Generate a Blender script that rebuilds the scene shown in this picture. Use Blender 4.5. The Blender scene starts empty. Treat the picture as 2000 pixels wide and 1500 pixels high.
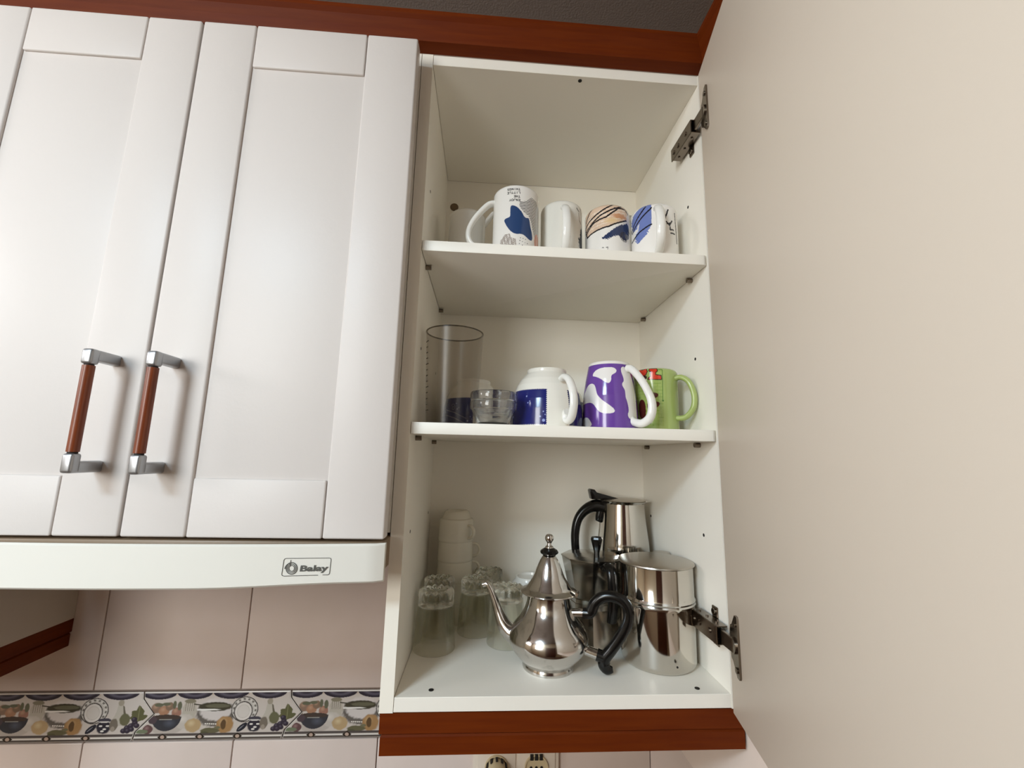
import bpy, bmesh, math, random
import numpy as np
from mathutils import Vector, Matrix

random.seed(4); np.random.seed(4)
SC = bpy.context.scene
COL = SC.collection
PI = math.pi

# ------------------------------------------------------------------ camera, world, light, exposure
cam_data = bpy.data.cameras.new('camera')
cam_data.sensor_width = 36.0
cam_data.lens = 838.44 / 2000.0 * 36.0
cam_data.clip_start = 0.01
cam = bpy.data.objects.new('camera', cam_data)
COL.objects.link(cam)
cam.matrix_world = Matrix(((0.99754, -0.03360, -0.06154, 0.09703),
                           (-0.06620, -0.16218, -0.98454, -0.57576),
                           (0.02310, 0.98619, -0.16400, 0.28939),
                           (0, 0, 0, 1)))
SC.camera = cam

world = bpy.data.worlds.new('world')
SC.world = world
world.use_nodes = True
world.node_tree.nodes['Background'].inputs[0].default_value = (0.75, 0.87, 1.0, 1)
world.node_tree.nodes['Background'].inputs[1].default_value = 1.5


def area_light(name, loc, rot, sx, sy, power, color):
    l = bpy.data.lights.new(name, 'AREA')
    l.shape = 'RECTANGLE'; l.size = sx; l.size_y = sy
    l.energy = power; l.color = color
    o = bpy.data.objects.new(name, l); COL.objects.link(o)
    o.location = loc; o.rotation_euler = rot
    return o


area_light('daylight_front_window', (-1.20, -1.83, 0.58), (PI / 2, 0, 0), 0.70, 0.74, 21, (0.99, 0.99, 0.95))
area_light('daylight_left_window', (-2.55, -1.00, 0.90), (PI / 2, 0, -PI / 2), 0.95, 0.48, 15, (1.0, 0.98, 0.98))
area_light('ceiling_lamp_light', (-0.92, -1.50, 1.19), (0, 0, 0), 0.50, 0.40, 33, (0.62, 0.83, 1.0))

SC.view_settings.view_transform = 'Standard'
SC.view_settings.look = 'None'
SC.view_settings.gamma = 1.0
SC.view_settings.use_curve_mapping = False
SC.view_settings.exposure = 0.17
SC.cycles.max_bounces = 14
SC.cycles.diffuse_bounces = 6
SC.cycles.glossy_bounces = 6
SC.cycles.transmission_bounces = 14
SC.cycles.transparent_max_bounces = 16
SC.cycles.sample_clamp_indirect = 4.0
SC.cycles.blur_glossy = 0.6
SC.cycles.use_denoising = True


# ------------------------------------------------------------------ materials
def lin(h):
    h = h.lstrip('#')
    v = [int(h[i:i + 2], 16) / 255 for i in (0, 2, 4)]
    return tuple(c / 12.92 if c <= 0.04045 else ((c + 0.055) / 1.055) ** 2.4 for c in v)


def mat(name, base='#ffffff', rough=0.5, metal=0.0, spec=0.5, coat=0.0, trans=0.0, ior=1.45,
        bump=None, noise_col=None, grain=None, rough_noise=None, attr=None):
    m = bpy.data.materials.new(name); m.use_nodes = True
    nt = m.node_tree; b = nt.nodes['Principled BSDF']
    c = lin(base) if isinstance(base, str) else base
    b.inputs['Base Color'].default_value = (*c, 1)
    b.inputs['Roughness'].default_value = rough
    b.inputs['Metallic'].default_value = metal
    b.inputs['Specular IOR Level'].default_value = spec
    b.inputs['Coat Weight'].default_value = coat
    b.inputs['Coat Roughness'].default_value = 0.12
    b.inputs['Transmission Weight'].default_value = trans
    b.inputs['IOR'].default_value = ior
    tc = nt.nodes.new('ShaderNodeTexCoord')

    def noise(scale, detail=3, stretch=None):
        n = nt.nodes.new('ShaderNodeTexNoise'); n.inputs['Scale'].default_value = scale
        n.inputs['Detail'].default_value = detail
        if stretch:
            mp = nt.nodes.new('ShaderNodeMapping'); mp.inputs['Scale'].default_value = stretch
            nt.links.new(tc.outputs['Object'], mp.inputs['Vector']); nt.links.new(mp.outputs[0], n.inputs['Vector'])
        else:
            nt.links.new(tc.outputs['Object'], n.inputs['Vector'])
        return n
    if noise_col:                                   # (second colour, scale, low, high)
        n = noise(noise_col[1]); r = nt.nodes.new('ShaderNodeValToRGB')
        r.color_ramp.elements[0].position = noise_col[2]; r.color_ramp.elements[1].position = noise_col[3]
        r.color_ramp.elements[0].color = (*c, 1); r.color_ramp.elements[1].color = (*lin(noise_col[0]), 1)
        nt.links.new(n.outputs['Fac'], r.inputs[0]); nt.links.new(r.outputs[0], b.inputs['Base Color'])
    if grain:                                       # (dark colour, stretch, scale)
        n = noise(grain[2], 6, grain[1]); r = nt.nodes.new('ShaderNodeValToRGB')
        r.color_ramp.elements[0].position = 0.33; r.color_ramp.elements[1].position = 0.66
        r.color_ramp.elements[0].color = (*lin(grain[0]), 1); r.color_ramp.elements[1].color = (*c, 1)
        nt.links.new(n.outputs['Fac'], r.inputs[0]); nt.links.new(r.outputs[0], b.inputs['Base Color'])
    if rough_noise:                                 # (scale, low, high)
        n = noise(rough_noise[0], 4); r = nt.nodes.new('ShaderNodeMapRange')
        r.inputs['From Min'].default_value = 0.35; r.inputs['From Max'].default_value = 0.7
        r.inputs['To Min'].default_value = rough_noise[1]; r.inputs['To Max'].default_value = rough_noise[2]
        nt.links.new(n.outputs['Fac'], r.inputs['Value']); nt.links.new(r.outputs[0], b.inputs['Roughness'])
    if bump:                                        # (scale, strength, distance)
        n = noise(bump[0], 4); bp = nt.nodes.new('ShaderNodeBump')
        bp.inputs['Strength'].default_value = bump[1]; bp.inputs['Distance'].default_value = bump[2]
        nt.links.new(n.outputs['Fac'], bp.inputs['Height']); nt.links.new(bp.outputs[0], b.inputs['Normal'])
    if attr:
        a = nt.nodes.new('ShaderNodeAttribute'); a.attribute_name = attr
        nt.links.new(a.outputs['Color'], b.inputs['Base Color'])
    return m


def thin_clear(name, tint, rough=0.03, base=0.03, edge=0.35, power=4.0):
    """thin clear sheet: mostly see-through, mirror-like towards grazing angles"""
    m = bpy.data.materials.new(name); m.use_nodes = True
    nt = m.node_tree; nt.nodes.clear()
    out = nt.nodes.new('ShaderNodeOutputMaterial'); mx = nt.nodes.new('ShaderNodeMixShader')
    t = nt.nodes.new('ShaderNodeBsdfTransparent'); g = nt.nodes.new('ShaderNodeBsdfGlossy')
    lw = nt.nodes.new('ShaderNodeLayerWeight'); lw.inputs['Blend'].default_value = 0.5
    pw = nt.nodes.new('ShaderNodeMath'); pw.operation = 'POWER'; pw.inputs[1].default_value = power
    ml = nt.nodes.new('ShaderNodeMath'); ml.operation = 'MULTIPLY_ADD'; ml.inputs[1].default_value = edge; ml.inputs[2].default_value = base
    nt.links.new(lw.outputs['Facing'], pw.inputs[0]); nt.links.new(pw.outputs[0], ml.inputs[0])
    t.inputs[0].default_value = (*tint, 1); g.inputs['Roughness'].default_value = rough
    nt.links.new(ml.outputs[0], mx.inputs[0]); nt.links.new(t.outputs[0], mx.inputs[1])
    nt.links.new(g.outputs[0], mx.inputs[2]); nt.links.new(mx.outputs[0], out.inputs[0])
    return m


def light_glass(name, col, ior, see):
    """refracting glass blended with clear transmission, so thin walls stay bright"""
    m = mat(name, col, 0.015, trans=1.0, ior=ior)
    nt = m.node_tree; b = nt.nodes['Principled BSDF']; out = nt.nodes['Material Output']
    t = nt.nodes.new('ShaderNodeBsdfTransparent'); t.inputs[0].default_value = (*col, 1)
    mx = nt.nodes.new('ShaderNodeMixShader'); mx.inputs[0].default_value = see
    nt.links.new(b.outputs[0], mx.inputs[1]); nt.links.new(t.outputs[0], mx.inputs[2]); nt.links.new(mx.outputs[0], out.inputs[0])
    return m


M = {
    'lacquer': mat('white_lacquer', '#d4cdc8', 0.40, spec=0.35, bump=(260, 0.05, 0.002)),
    'melamine': mat('white_melamine', '#f0ebe0', 0.42, bump=(500, 0.03, 0.001)),
    'melamine_shaded': mat('shaded_melamine', '#c4baab', 0.45),  # white melamine darkened: shade on the neighbour's side put into the colour
    'melamine_door': mat('cream_melamine', '#ddd0c0', 0.45, bump=(420, 0.04, 0.001)),
    'edge': mat('edge_band', '#f2ecdf', 0.35),
    'wood': mat('cherry_stained_wood', '#672a08', 0.5, spec=0.12, grain=('#5d2307', (4, 60, 60), 3.0)),
    'wood_y': mat('cherry_stained_wood_return', '#672a08', 0.5, spec=0.12, grain=('#5d2307', (60, 4, 60), 3.0)),
    'grip': mat('cherry_grip_wood', '#7e3c1d', 0.32, grain=('#6a2f14', (60, 60, 5), 4.0)),
    'zinc': mat('satin_zinc', '#a9aaac', 0.36, 0.85),
    'nickel': mat('nickel_plated_steel', '#857b70', 0.22, 1.0),
    'dark': mat('dark_hole', '#1c1815', 0.7),
    'brown_cap': mat('brown_plastic_cap', '#6b573f', 0.5),
    'grey_cap': mat('grey_plastic_cap', '#9a968c', 0.5),
    'hood': mat('hood_white_enamel', '#e2dfd6', 0.22, coat=0.3),
    'hood_side': mat('hood_beige_strip', '#84705a', 0.4),
    'print': mat('grey_print', '#55544f', 0.5),
    'tile': mat('pale_pink_tile', '#ddccc3', 0.24, noise_col=('#d6c5ba', 6, 0.4, 0.7), bump=(30, 0.04, 0.003)),
    'tile_art': mat('painted_tile', rough=0.22, attr='paint'),
    'grout': mat('grout', '#9a887c', 0.9),
    'paint_wall': mat('wall_paint', '#e6d9cc', 0.8, bump=(180, 0.1, 0.002)),
    'room_wall': mat('room_wall_paint', '#c2aa8c', 0.85),
    'panel': mat('pink_cream_panel', '#ecdccf', 0.5),
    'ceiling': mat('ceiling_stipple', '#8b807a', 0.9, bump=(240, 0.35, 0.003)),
    'floor': mat('floor_tile', '#6a4c38', 0.35, noise_col=('#5c4030', 3, 0.4, 0.65)),
    'mug_art': mat('glazed_print', rough=0.14, attr='paint', coat=0.2),
    'porcelain': mat('white_porcelain', '#eceae4', 0.14, coat=0.2),
    'porcelain_b': mat('cream_porcelain', '#dcd6c6', 0.22),
    'green': mat('green_glaze', '#a3b36a', 0.16, coat=0.2),
    'chrome': mat('silver_plate', '#cfccc8', 0.1, 1.0, noise_col=('#a9a59f', 55, 0.55, 0.72), rough_noise=(40, 0.06, 0.2)),
    'steel': mat('stainless_steel', '#cdc8c0', 0.1, 1.0, rough_noise=(25, 0.06, 0.13)),
    'steel_lid': mat('brushed_steel_lid', '#b9b1a6', 0.28, 1.0),
    'alu': mat('polished_aluminium', '#b4b0a8', 0.16, 1.0),
    'black': mat('black_bakelite', '#0d0c0b', 0.22),
    'glass': light_glass('green_tinted_glass', (0.962, 0.960, 0.925), 1.45, 0.60),
    'glass_base': light_glass('thick_base_glass', (0.95, 0.955, 0.90), 1.48, 0.08),
    'glass_clear': light_glass('clear_glass', (0.98, 0.985, 0.99), 1.47, 0.08),
    'clear': thin_clear('clear_plastic', (0.905, 0.89, 0.87), 0.28, 0.015, 0.2, 3.0),
    'rim_clear': thin_clear('beaker_rim_plastic', (0.48, 0.45, 0.41), 0.2, 0.03, 0.2),
    'tick': mat('scale_print', '#4c463c', 0.6),
    'outlet': mat('cream_outlet_plastic', '#e3d6c6', 0.35),
    'plug': mat('cream_plug_plastic', '#cdbb96', 0.4),
    'window_frame': mat('window_frame_white', '#e8e6e0', 0.4),
    'lamp_glass': mat('lamp_opal', '#f4efe4', 0.4),
    'pane': thin_clear('window_pane', (0.97, 0.98, 0.98), 0.0),
    'brown_door': mat('brown_reflection_door', '#5a2d18', 0.4, grain=('#48220f', (60, 60, 4), 3.0)),
}


# ------------------------------------------------------------------ object helpers
def link(name, mesh, m, parent=None, smooth=False, off=None):
    o = bpy.data.objects.new(name, mesh); COL.objects.link(o)
    for k in (m if isinstance(m, (list, tuple)) else [m]):
        mesh.materials.append(M[k] if isinstance(k, str) else k)
    if off is not None:
        mesh.transform(Matrix.Translation(-Vector(off)))
    if parent:
        o.parent = parent
    if smooth is True:
        mesh.shade_smooth()
    elif smooth:
        mesh.shade_smooth(); mesh.set_sharp_from_angle(angle=math.radians(smooth))
    return o


def mesh_from(name, v, f):
    me = bpy.data.meshes.new(name)
    me.from_pydata([tuple(p) for p in v], [], [tuple(q) for q in f]); me.update()
    return me


def bm_mesh(name, bm):
    me = bpy.data.meshes.new(name); bm.to_mesh(me); bm.free(); me.update(); return me


def tag(o, label, cat, group=None):
    o['label'] = label; o['category'] = cat
    if group: o['group'] = group
    return o


def thing(name, label, cat, loc=(0, 0, 0), rz=0.0, group=None):
    o = bpy.data.objects.new(name, None); COL.objects.link(o)
    o.empty_display_size = 0.02
    o.location = loc; o.rotation_euler = (0, 0, rz)
    return tag(o, label, cat, group)


def bm_box(bm, x0, x1, y0, y1, z0, z1, bev=0.0, seg=2, rot=None):
    r = bmesh.ops.create_cube(bm, size=1.0)
    vs = r['verts']
    for v in vs:
        v.co = Vector(((x0 + x1) / 2 + v.co.x * (x1 - x0), (y0 + y1) / 2 + v.co.y * (y1 - y0), (z0 + z1) / 2 + v.co.z * (z1 - z0)))
    if bev:
        es = list({e for v in vs for e in v.link_edges})
        r2 = bmesh.ops.bevel(bm, geom=es, offset=bev, segments=seg, profile=0.5, affect='EDGES')
        vs = list({v for f in r2['faces'] for v in f.verts} | {v for v in vs if v.is_valid})
    if rot is not None:
        for v in vs: v.co = rot @ v.co
    return vs


def box(name, x0, x1, y0, y1, z0, z1, m, parent=None, bev=0.0, off=None, rot=None, seg=2):
    bm = bmesh.new(); bm_box(bm, x0, x1, y0, y1, z0, z1, bev, seg, rot)
    return link(name, bm_mesh(name, bm), m, parent, 30 if bev else False, off)


def prism(name, pts, a0, a1, axis, m, parent=None, off=None, bev=0.0, smooth=False):
    """closed polygon of 2D points extruded along an axis: x -> (y,z), y -> (x,z), z -> (x,y); a0/a1 may be functions of the point (mitres)"""
    def co(p, a):
        a = a(p) if callable(a) else a
        return {'x': (a, p[0], p[1]), 'y': (p[0], a, p[1]), 'z': (p[0], p[1], a)}[axis]
    n = len(pts); bm = bmesh.new()
    A = [bm.verts.new(co(p, a0)) for p in pts]; B = [bm.verts.new(co(p, a1)) for p in pts]
    bm.faces.new(A); bm.faces.new(B[::-1])
    for i in range(n):
        j = (i + 1) % n; bm.faces.new((A[j], A[i], B[i], B[j]))
    bmesh.ops.recalc_face_normals(bm, faces=bm.faces)
    if bev:
        bmesh.ops.bevel(bm, geom=list(bm.edges), offset=bev, segments=2, profile=0.5, affect='EDGES')
    return link(name, bm_mesh(name, bm), m, parent, smooth or (30 if bev else False), off)


def lathe_arrays(prof, angles):
    """profile [(r,z)] from the bottom axis (or inside) outwards and up; closed surface of revolution"""
    n = len(angles); V = []; F = []; rows = []
    ca, sa = np.cos(angles), np.sin(angles)
    for r, z in prof:
        if r < 1e-7:
            rows.append(len(V)); V.append((0, 0, z))
        else:
            rows.append(range(len(V), len(V) + n))
            V.extend(zip((r * ca).tolist(), (r * sa).tolist(), [z] * n))
    for a, b in zip(rows[:-1], rows[1:]):
        if isinstance(a, int) and isinstance(b, int): continue
        for j in range(n):
            k = (j + 1) % n
            if isinstance(a, int): F.append((a, b[k], b[j]))
            elif isinstance(b, int): F.append((a[j], a[k], b))
            else: F.append((a[j], a[k], b[k], b[j]))
    return V, F


def spin(name, prof, m, parent=None, n=64, loc=(0, 0, 0), smooth=35, warp=None, a0=0.0):
    V, F = lathe_arrays(prof, np.arange(n) * 2 * PI / n + a0)
    if warp: V = [warp(*p) for p in V]
    V = [(p[0] + loc[0], p[1] + loc[1], p[2] + loc[2]) for p in V]
    return link(name, mesh_from(name, V, F), m, parent, smooth)


def catmull(P, k=6):
    P = [Vector(p) for p in P]; out = []
    for i in range(len(P) - 1):
        a, b, c, d = P[max(i - 1, 0)], P[i], P[i + 1], P[min(i + 2, len(P) - 1)]
        for s in range(k):
            t = s / k
            out.append(0.5 * ((2 * b) + (c - a) * t + (2 * a - 5 * b + 4 * c - d) * t * t + (3 * b - a - 3 * c + d) * t ** 3))
    out.append(P[-1]); return out


def tube_arrays(path, ra, rb, side, n=14):
    """path points, half-thickness ra (in the plane normal to side) and rb (along side): numbers or lists"""
    side = Vector(side).normalized(); V = []; F = []; N = len(path)
    for i, p in enumerate(path):
        t = (path[min(i + 1, N - 1)] - path[max(i - 1, 0)]).normalized()
        u = side.cross(t).normalized(); w = t.cross(u).normalized()
        a = ra[i] if isinstance(ra, (list, np.ndarray)) else ra
        b = rb[i] if isinstance(rb, (list, np.ndarray)) else rb
        for j in range(n):
            q = 2 * PI * j / n
            V.append(p + u * (a * math.cos(q)) + w * (b * math.sin(q)))
    for i in range(N - 1):
        for j in range(n):
            k = (j + 1) % n
            F.append((i * n + j, i * n + k, (i + 1) * n + k, (i + 1) * n + j))
    c0 = len(V); V.append(path[0]); c1 = len(V); V.append(path[-1])
    for j in range(n):
        k = (j + 1) % n
        F.append((c0, k, j)); F.append((c1, (N - 1) * n + j, (N - 1) * n + k))
    return V, F


def tube(name, pts, ra, rb, side, m, parent=None, n=14, k=6, taper=None):
    path = catmull(pts, k) if k else [Vector(p) for p in pts]
    if taper is not None:
        L = np.linspace(0, 1, len(path)); s = np.interp(L, np.linspace(0, 1, len(taper)), taper)
        ra, rb = (ra * s), (rb * s)
    V, F = tube_arrays(path, ra, rb, side, n)
    me = mesh_from(name, V, F)
    bm = bmesh.new(); bm.from_mesh(me); bmesh.ops.recalc_face_normals(bm, faces=bm.faces); bm.to_mesh(me); bm.free()
    return link(name, me, m, parent, 50)


def cyl_bm(bm, p0, p1, r, n=16, r2=None):
    p0, p1 = Vector(p0), Vector(p1); d = p1 - p0
    mt = Matrix.Translation((p0 + p1) / 2) @ d.to_track_quat('Z', 'Y').to_matrix().to_4x4()
    bmesh.ops.create_cone(bm, cap_ends=True, segments=n, radius1=r, radius2=r if r2 is None else r2, depth=d.length, matrix=mt)


def rod(name, p0, p1, r, m, parent=None, n=16, off=None, r2=None):
    bm = bmesh.new(); cyl_bm(bm, p0, p1, r, n, r2)
    return link(name, bm_mesh(name, bm), m, parent, 40, off)


def copy_tree(o, parent=None):
    c = o.copy(); COL.objects.link(c)
    if parent: c.parent = parent
    for ch in list(o.children): copy_tree(ch, c)
    return c


# ------------------------------------------------------------------ painting of glaze prints (numpy, one colour per mesh point)
def inside(X, Y, poly):
    r = np.zeros(X.shape, bool); n = len(poly)
    for i in range(n):
        x0, y0 = poly[i]; x1, y1 = poly[(i + 1) % n]
        if y0 == y1: continue
        c = ((y0 > Y) != (y1 > Y)) & (X < (x1 - x0) * (Y - y0) / (y1 - y0) + x0)
        r ^= c
    return r


def rounded(poly, k=2):
    for _ in range(k):
        out = []
        for i in range(len(poly)):
            a, b = np.array(poly[i], float), np.array(poly[(i + 1) % len(poly)], float)
            out += [a * .75 + b * .25, a * .25 + b * .75]
        poly = out
    return poly


def near_line(X, Y, pts):
    d = np.full(X.shape, 1e9)
    for (x0, y0), (x1, y1) in zip(pts[:-1], pts[1:]):
        dx, dy = x1 - x0, y1 - y0
        t = np.clip(((X - x0) * dx + (Y - y0) * dy) / max(dx * dx + dy * dy, 1e-9), 0, 1)
        d = np.minimum(d, np.hypot(X - x0 - t * dx, Y - y0 - t * dy))
    return d


def put(C, mask, hexcol, a=1.0):
    if mask.dtype == bool: mask = mask.astype(float)
    w = (mask * a)[:, None]
    C[:] = C * (1 - w) + np.array(lin(hexcol))[None, :] * w


def soft(d, r, e=0.35):
    return np.clip((r - d) / e + 0.5, 0, 1)


def wob(X, Y, f, s=0.0):
    return np.sin(X * f + s) * np.cos(Y * f * 1.3 + s * 2) + 0.5 * np.sin(X * f * 2.3 + Y * f * 1.7 + s)


def set_paint(me, C):
    a = me.attributes.new('paint', 'FLOAT_COLOR', 'POINT')
    buf = np.ones((len(C), 4), np.float32); buf[:, :3] = C
    a.data.foreach_set('color', buf.ravel())


FONT = {'E': [[(1, 0), (0, 0), (0, 1), (1, 1)], [(0, .5), (.8, .5)]], 'N': [[(0, 0), (0, 1), (1, 0), (1, 1)]],
        'J': [[(0, .3), (.2, 0), (.7, 0), (1, .3), (1, 1)]], 'O': [[(0, .2), (.2, 0), (.8, 0), (1, .2), (1, .8), (.8, 1), (.2, 1), (0, .8), (0, .2)]],
        'Y': [[(0, 1), (.5, .5), (1, 1)], [(.5, .5), (.5, 0)]], 'T': [[(0, 1), (1, 1)], [(.5, 1), (.5, 0)]],
        'H': [[(0, 0), (0, 1)], [(1, 0), (1, 1)], [(0, .5), (1, .5)]], 'L': [[(0, 1), (0, 0), (1, 0)]], 'I': [[(.5, 0), (.5, 1)]],
        'G': [[(1, .8), (.8, 1), (.2, 1), (0, .8), (0, .2), (.2, 0), (1, 0), (1, .5), (.6, .5)]],
        'S': [[(1, 1), (.1, 1), (0, .8), (.1, .55), (.9, .45), (1, .2), (.9, 0), (0, 0)]]}


def front_angle(x, y):
    return math.atan2(-0.5758 - y, 0.0970 - x)


def painted_body(name, outer, inner, f0, R, art, parent, base, step=0.0006, fine_half=100):
    """upside-down vessel: inner profile listed from its axis down to the lip, outer from the lip up to the axis; print follows the surface"""
    th = np.concatenate([np.arange(-fine_half, fine_half, step / R * 180 / PI), np.arange(fine_half, 360 - fine_half, 4.0)])
    dense = []
    for (r0, z0), (r1, z1) in zip(outer[:-1], outer[1:]):
        k = max(1, int(math.hypot(r1 - r0, z1 - z0) / step)) if min(r0, r1) > R * 0.55 else 1
        for s in range(k): dense.append((r0 + (r1 - r0) * s / k, z0 + (z1 - z0) * s / k))
    dense.append(outer[-1])
    prof = list(inner) + dense
    V, F = lathe_arrays(prof, np.radians(th) + f0)
    me = mesh_from(name, V, F)
    a = np.array(V); C = np.tile(np.array(lin(base)), (len(a), 1))
    t = (np.degrees(np.arctan2(a[:, 1], a[:, 0]) - f0) + 180) % 360 - 180
    n_in = sum(1 if r < 1e-7 else len(th) for r, _ in inner)
    T = t[n_in:]; Z = a[n_in:, 2] * 1000
    sub = C[n_in:].copy(); art(sub, T, Z, R * 1000 * PI / 180); C[n_in:] = sub
    set_paint(me, C)
    return link(name, me, 'mug_art', parent, 40)


def mug_profile(R, h, rnd=0.009, wall=0.0035, curve=None):
    f = curve or (lambda z: R)
    inner = [(0, h - 0.007), (f(h) - wall - 0.012, h - 0.007), (f(h) - wall - 0.004, h - 0.012)]
    inner += [(f(h * k) - wall, h * k) for k in (0.8, 0.6, 0.4, 0.2)] + [(f(0) - wall, 0.002), (f(0) - wall * 0.6, 0.0003)]
    outer = [(f(0) - wall * 0.35, 0.0), (f(0), 0.0016)]
    zt = h - rnd
    outer += [(f(zt * k / 8), zt * k / 8) for k in range(1, 8)]
    for q in range(0, 91, 15):
        outer.append((f(zt) - rnd + rnd * math.cos(math.radians(q)), zt + rnd * math.sin(math.radians(q))))
    rt = f(zt) - rnd
    outer += [(rt - 0.001, h), (rt - 0.003, h - 0.0022), (0, h - 0.0022)]
    return outer, inner


def handle_on(parent, phi, pts, ra, rb, m, name='handle', R=0.0, taper=None):
    c, s = math.cos(phi), math.sin(phi)
    return tube(name, [((R + p) * c, (R + p) * s, z) for p, z in pts], ra, rb, (-s, c, 0), m, parent, 14, 6, taper)


# ------------------------------------------------------------------ setting
def structure(o):
    o['kind'] = 'structure'; return o


WY = 0.304                      # face of the wall tiles
structure(box('floor', -2.7, 1.4, -1.95, 0.45, -1.50, -1.45, 'floor'))
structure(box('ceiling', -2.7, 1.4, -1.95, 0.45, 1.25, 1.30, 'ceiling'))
wall_back = structure(box('wall_back', -2.7, 1.4, WY + 0.006, 0.45, -1.45, 1.25, 'grout'))
bm = bmesh.new()
LY0, LY1, LZA, LZB = -1.52, -0.48, 0.62, 1.18
for a in ((-1.95, LY0, -1.45, 1.25), (LY1, WY + 0.006, -1.45, 1.25), (LY0, LY1, -1.45, LZA), (LY0, LY1, LZB, 1.25)): bm_box(bm, -2.7, -2.6, *a)
structure(link('wall_left', bm_mesh('wall_left', bm), 'room_wall'))
bm = bmesh.new()
for a in ((LY0, LY0 + .05, LZA, LZB), (LY1 - .05, LY1, LZA, LZB), (LY0, LY1, LZA, LZA + .05), (LY0, LY1, LZB - .05, LZB), (-1.025, -0.975, LZA, LZB)): bm_box(bm, -2.67, -2.62, *a)
win = structure(link('window_2', bm_mesh('window_2', bm), 'window_frame'))
box('pane', -2.648, -2.644, LY0 + .04, LY1 - .04, LZA + .04, LZB - .04, 'pane', win)
structure(box('ceiling_lamp_body_1', -1.20, -0.64, -1.73, -1.27, 1.205, 1.25, 'lamp_glass', None, 0.01))  # body of the unseen ceiling lamp, just above its area light
structure(box('wall_right', 1.3, 1.4, -1.95, WY + 0.006, -1.45, 1.25, 'room_wall'))
# opposite wall with a window opening and an unseen brown door added for dark reflections
WX0, WX1, WZ0, WZ1 = -1.60, -0.80, 0.17, 0.99
bm = bmesh.new()
bm_box(bm, -2.6, WX0, -1.95, -1.85, -1.45, 1.25); bm_box(bm, WX1, 1.3, -1.95, -1.85, -1.45, 1.25)
bm_box(bm, WX0, WX1, -1.95, -1.85, -1.45, WZ0); bm_box(bm, WX0, WX1, -1.95, -1.85, WZ1, 1.25)
structure(link('wall_front', bm_mesh('wall_front', bm), 'room_wall'))
bm = bmesh.new()
for a in ((WX0, WX0 + .05, WZ0, WZ1), (WX1 - .05, WX1, WZ0, WZ1), (WX0, WX1, WZ0, WZ0 + .05), (WX0, WX1, WZ1 - .05, WZ1), (-1.225, -1.175, WZ0, WZ1)):
    bm_box(bm, a[0], a[1], -1.92, -1.87, a[2], a[3])
win = structure(link('window_1', bm_mesh('window_1', bm), 'window_frame'))
box('pane', WX0 + .04, WX1 - .04, -1.896, -1.892, WZ0 + .04, WZ1 - .04, 'pane', win)
dr = structure(box('reflection_door_1', -0.30, 0.52, -1.85, -1.815, -1.45, 0.60, 'brown_door'))
box('door_frame', -0.37, -0.30, -1.85, -1.805, -1.45, 0.67, 'brown_door', dr)
box('door_frame', 0.52, 0.59, -1.85, -1.805, -1.45, 0.67, 'brown_door', dr)

# wall tiles: each a part of the back wall
TP = 0.2505
tile_mesh = None
def tile_at(x0, x1, z0, z1, shared=None):
    bm = bmesh.new()
    w, h = (x1 - x0), (z1 - z0)
    bm_box(bm, -w / 2, w / 2, 0, 0.006, -h / 2, h / 2, 0.0016, 2)
    o = link('tile', bm_mesh('tile', bm), 'tile', wall_back, 30)
    o.location = ((x0 + x1) / 2, WY, (z0 + z1) / 2)
    return o
up = tile_at(-0.3220, -0.0731, -0.1355, 0.190)
lo = tile_at(-0.3250, -0.0761, -0.545, -0.2185)
for i in range(-4, 5):
    if i:
        for src, xc in ((up, -0.19755), (lo, -0.20055)):
            c = src.copy(); COL.objects.link(c); c.location.x = xc + TP * i

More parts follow.
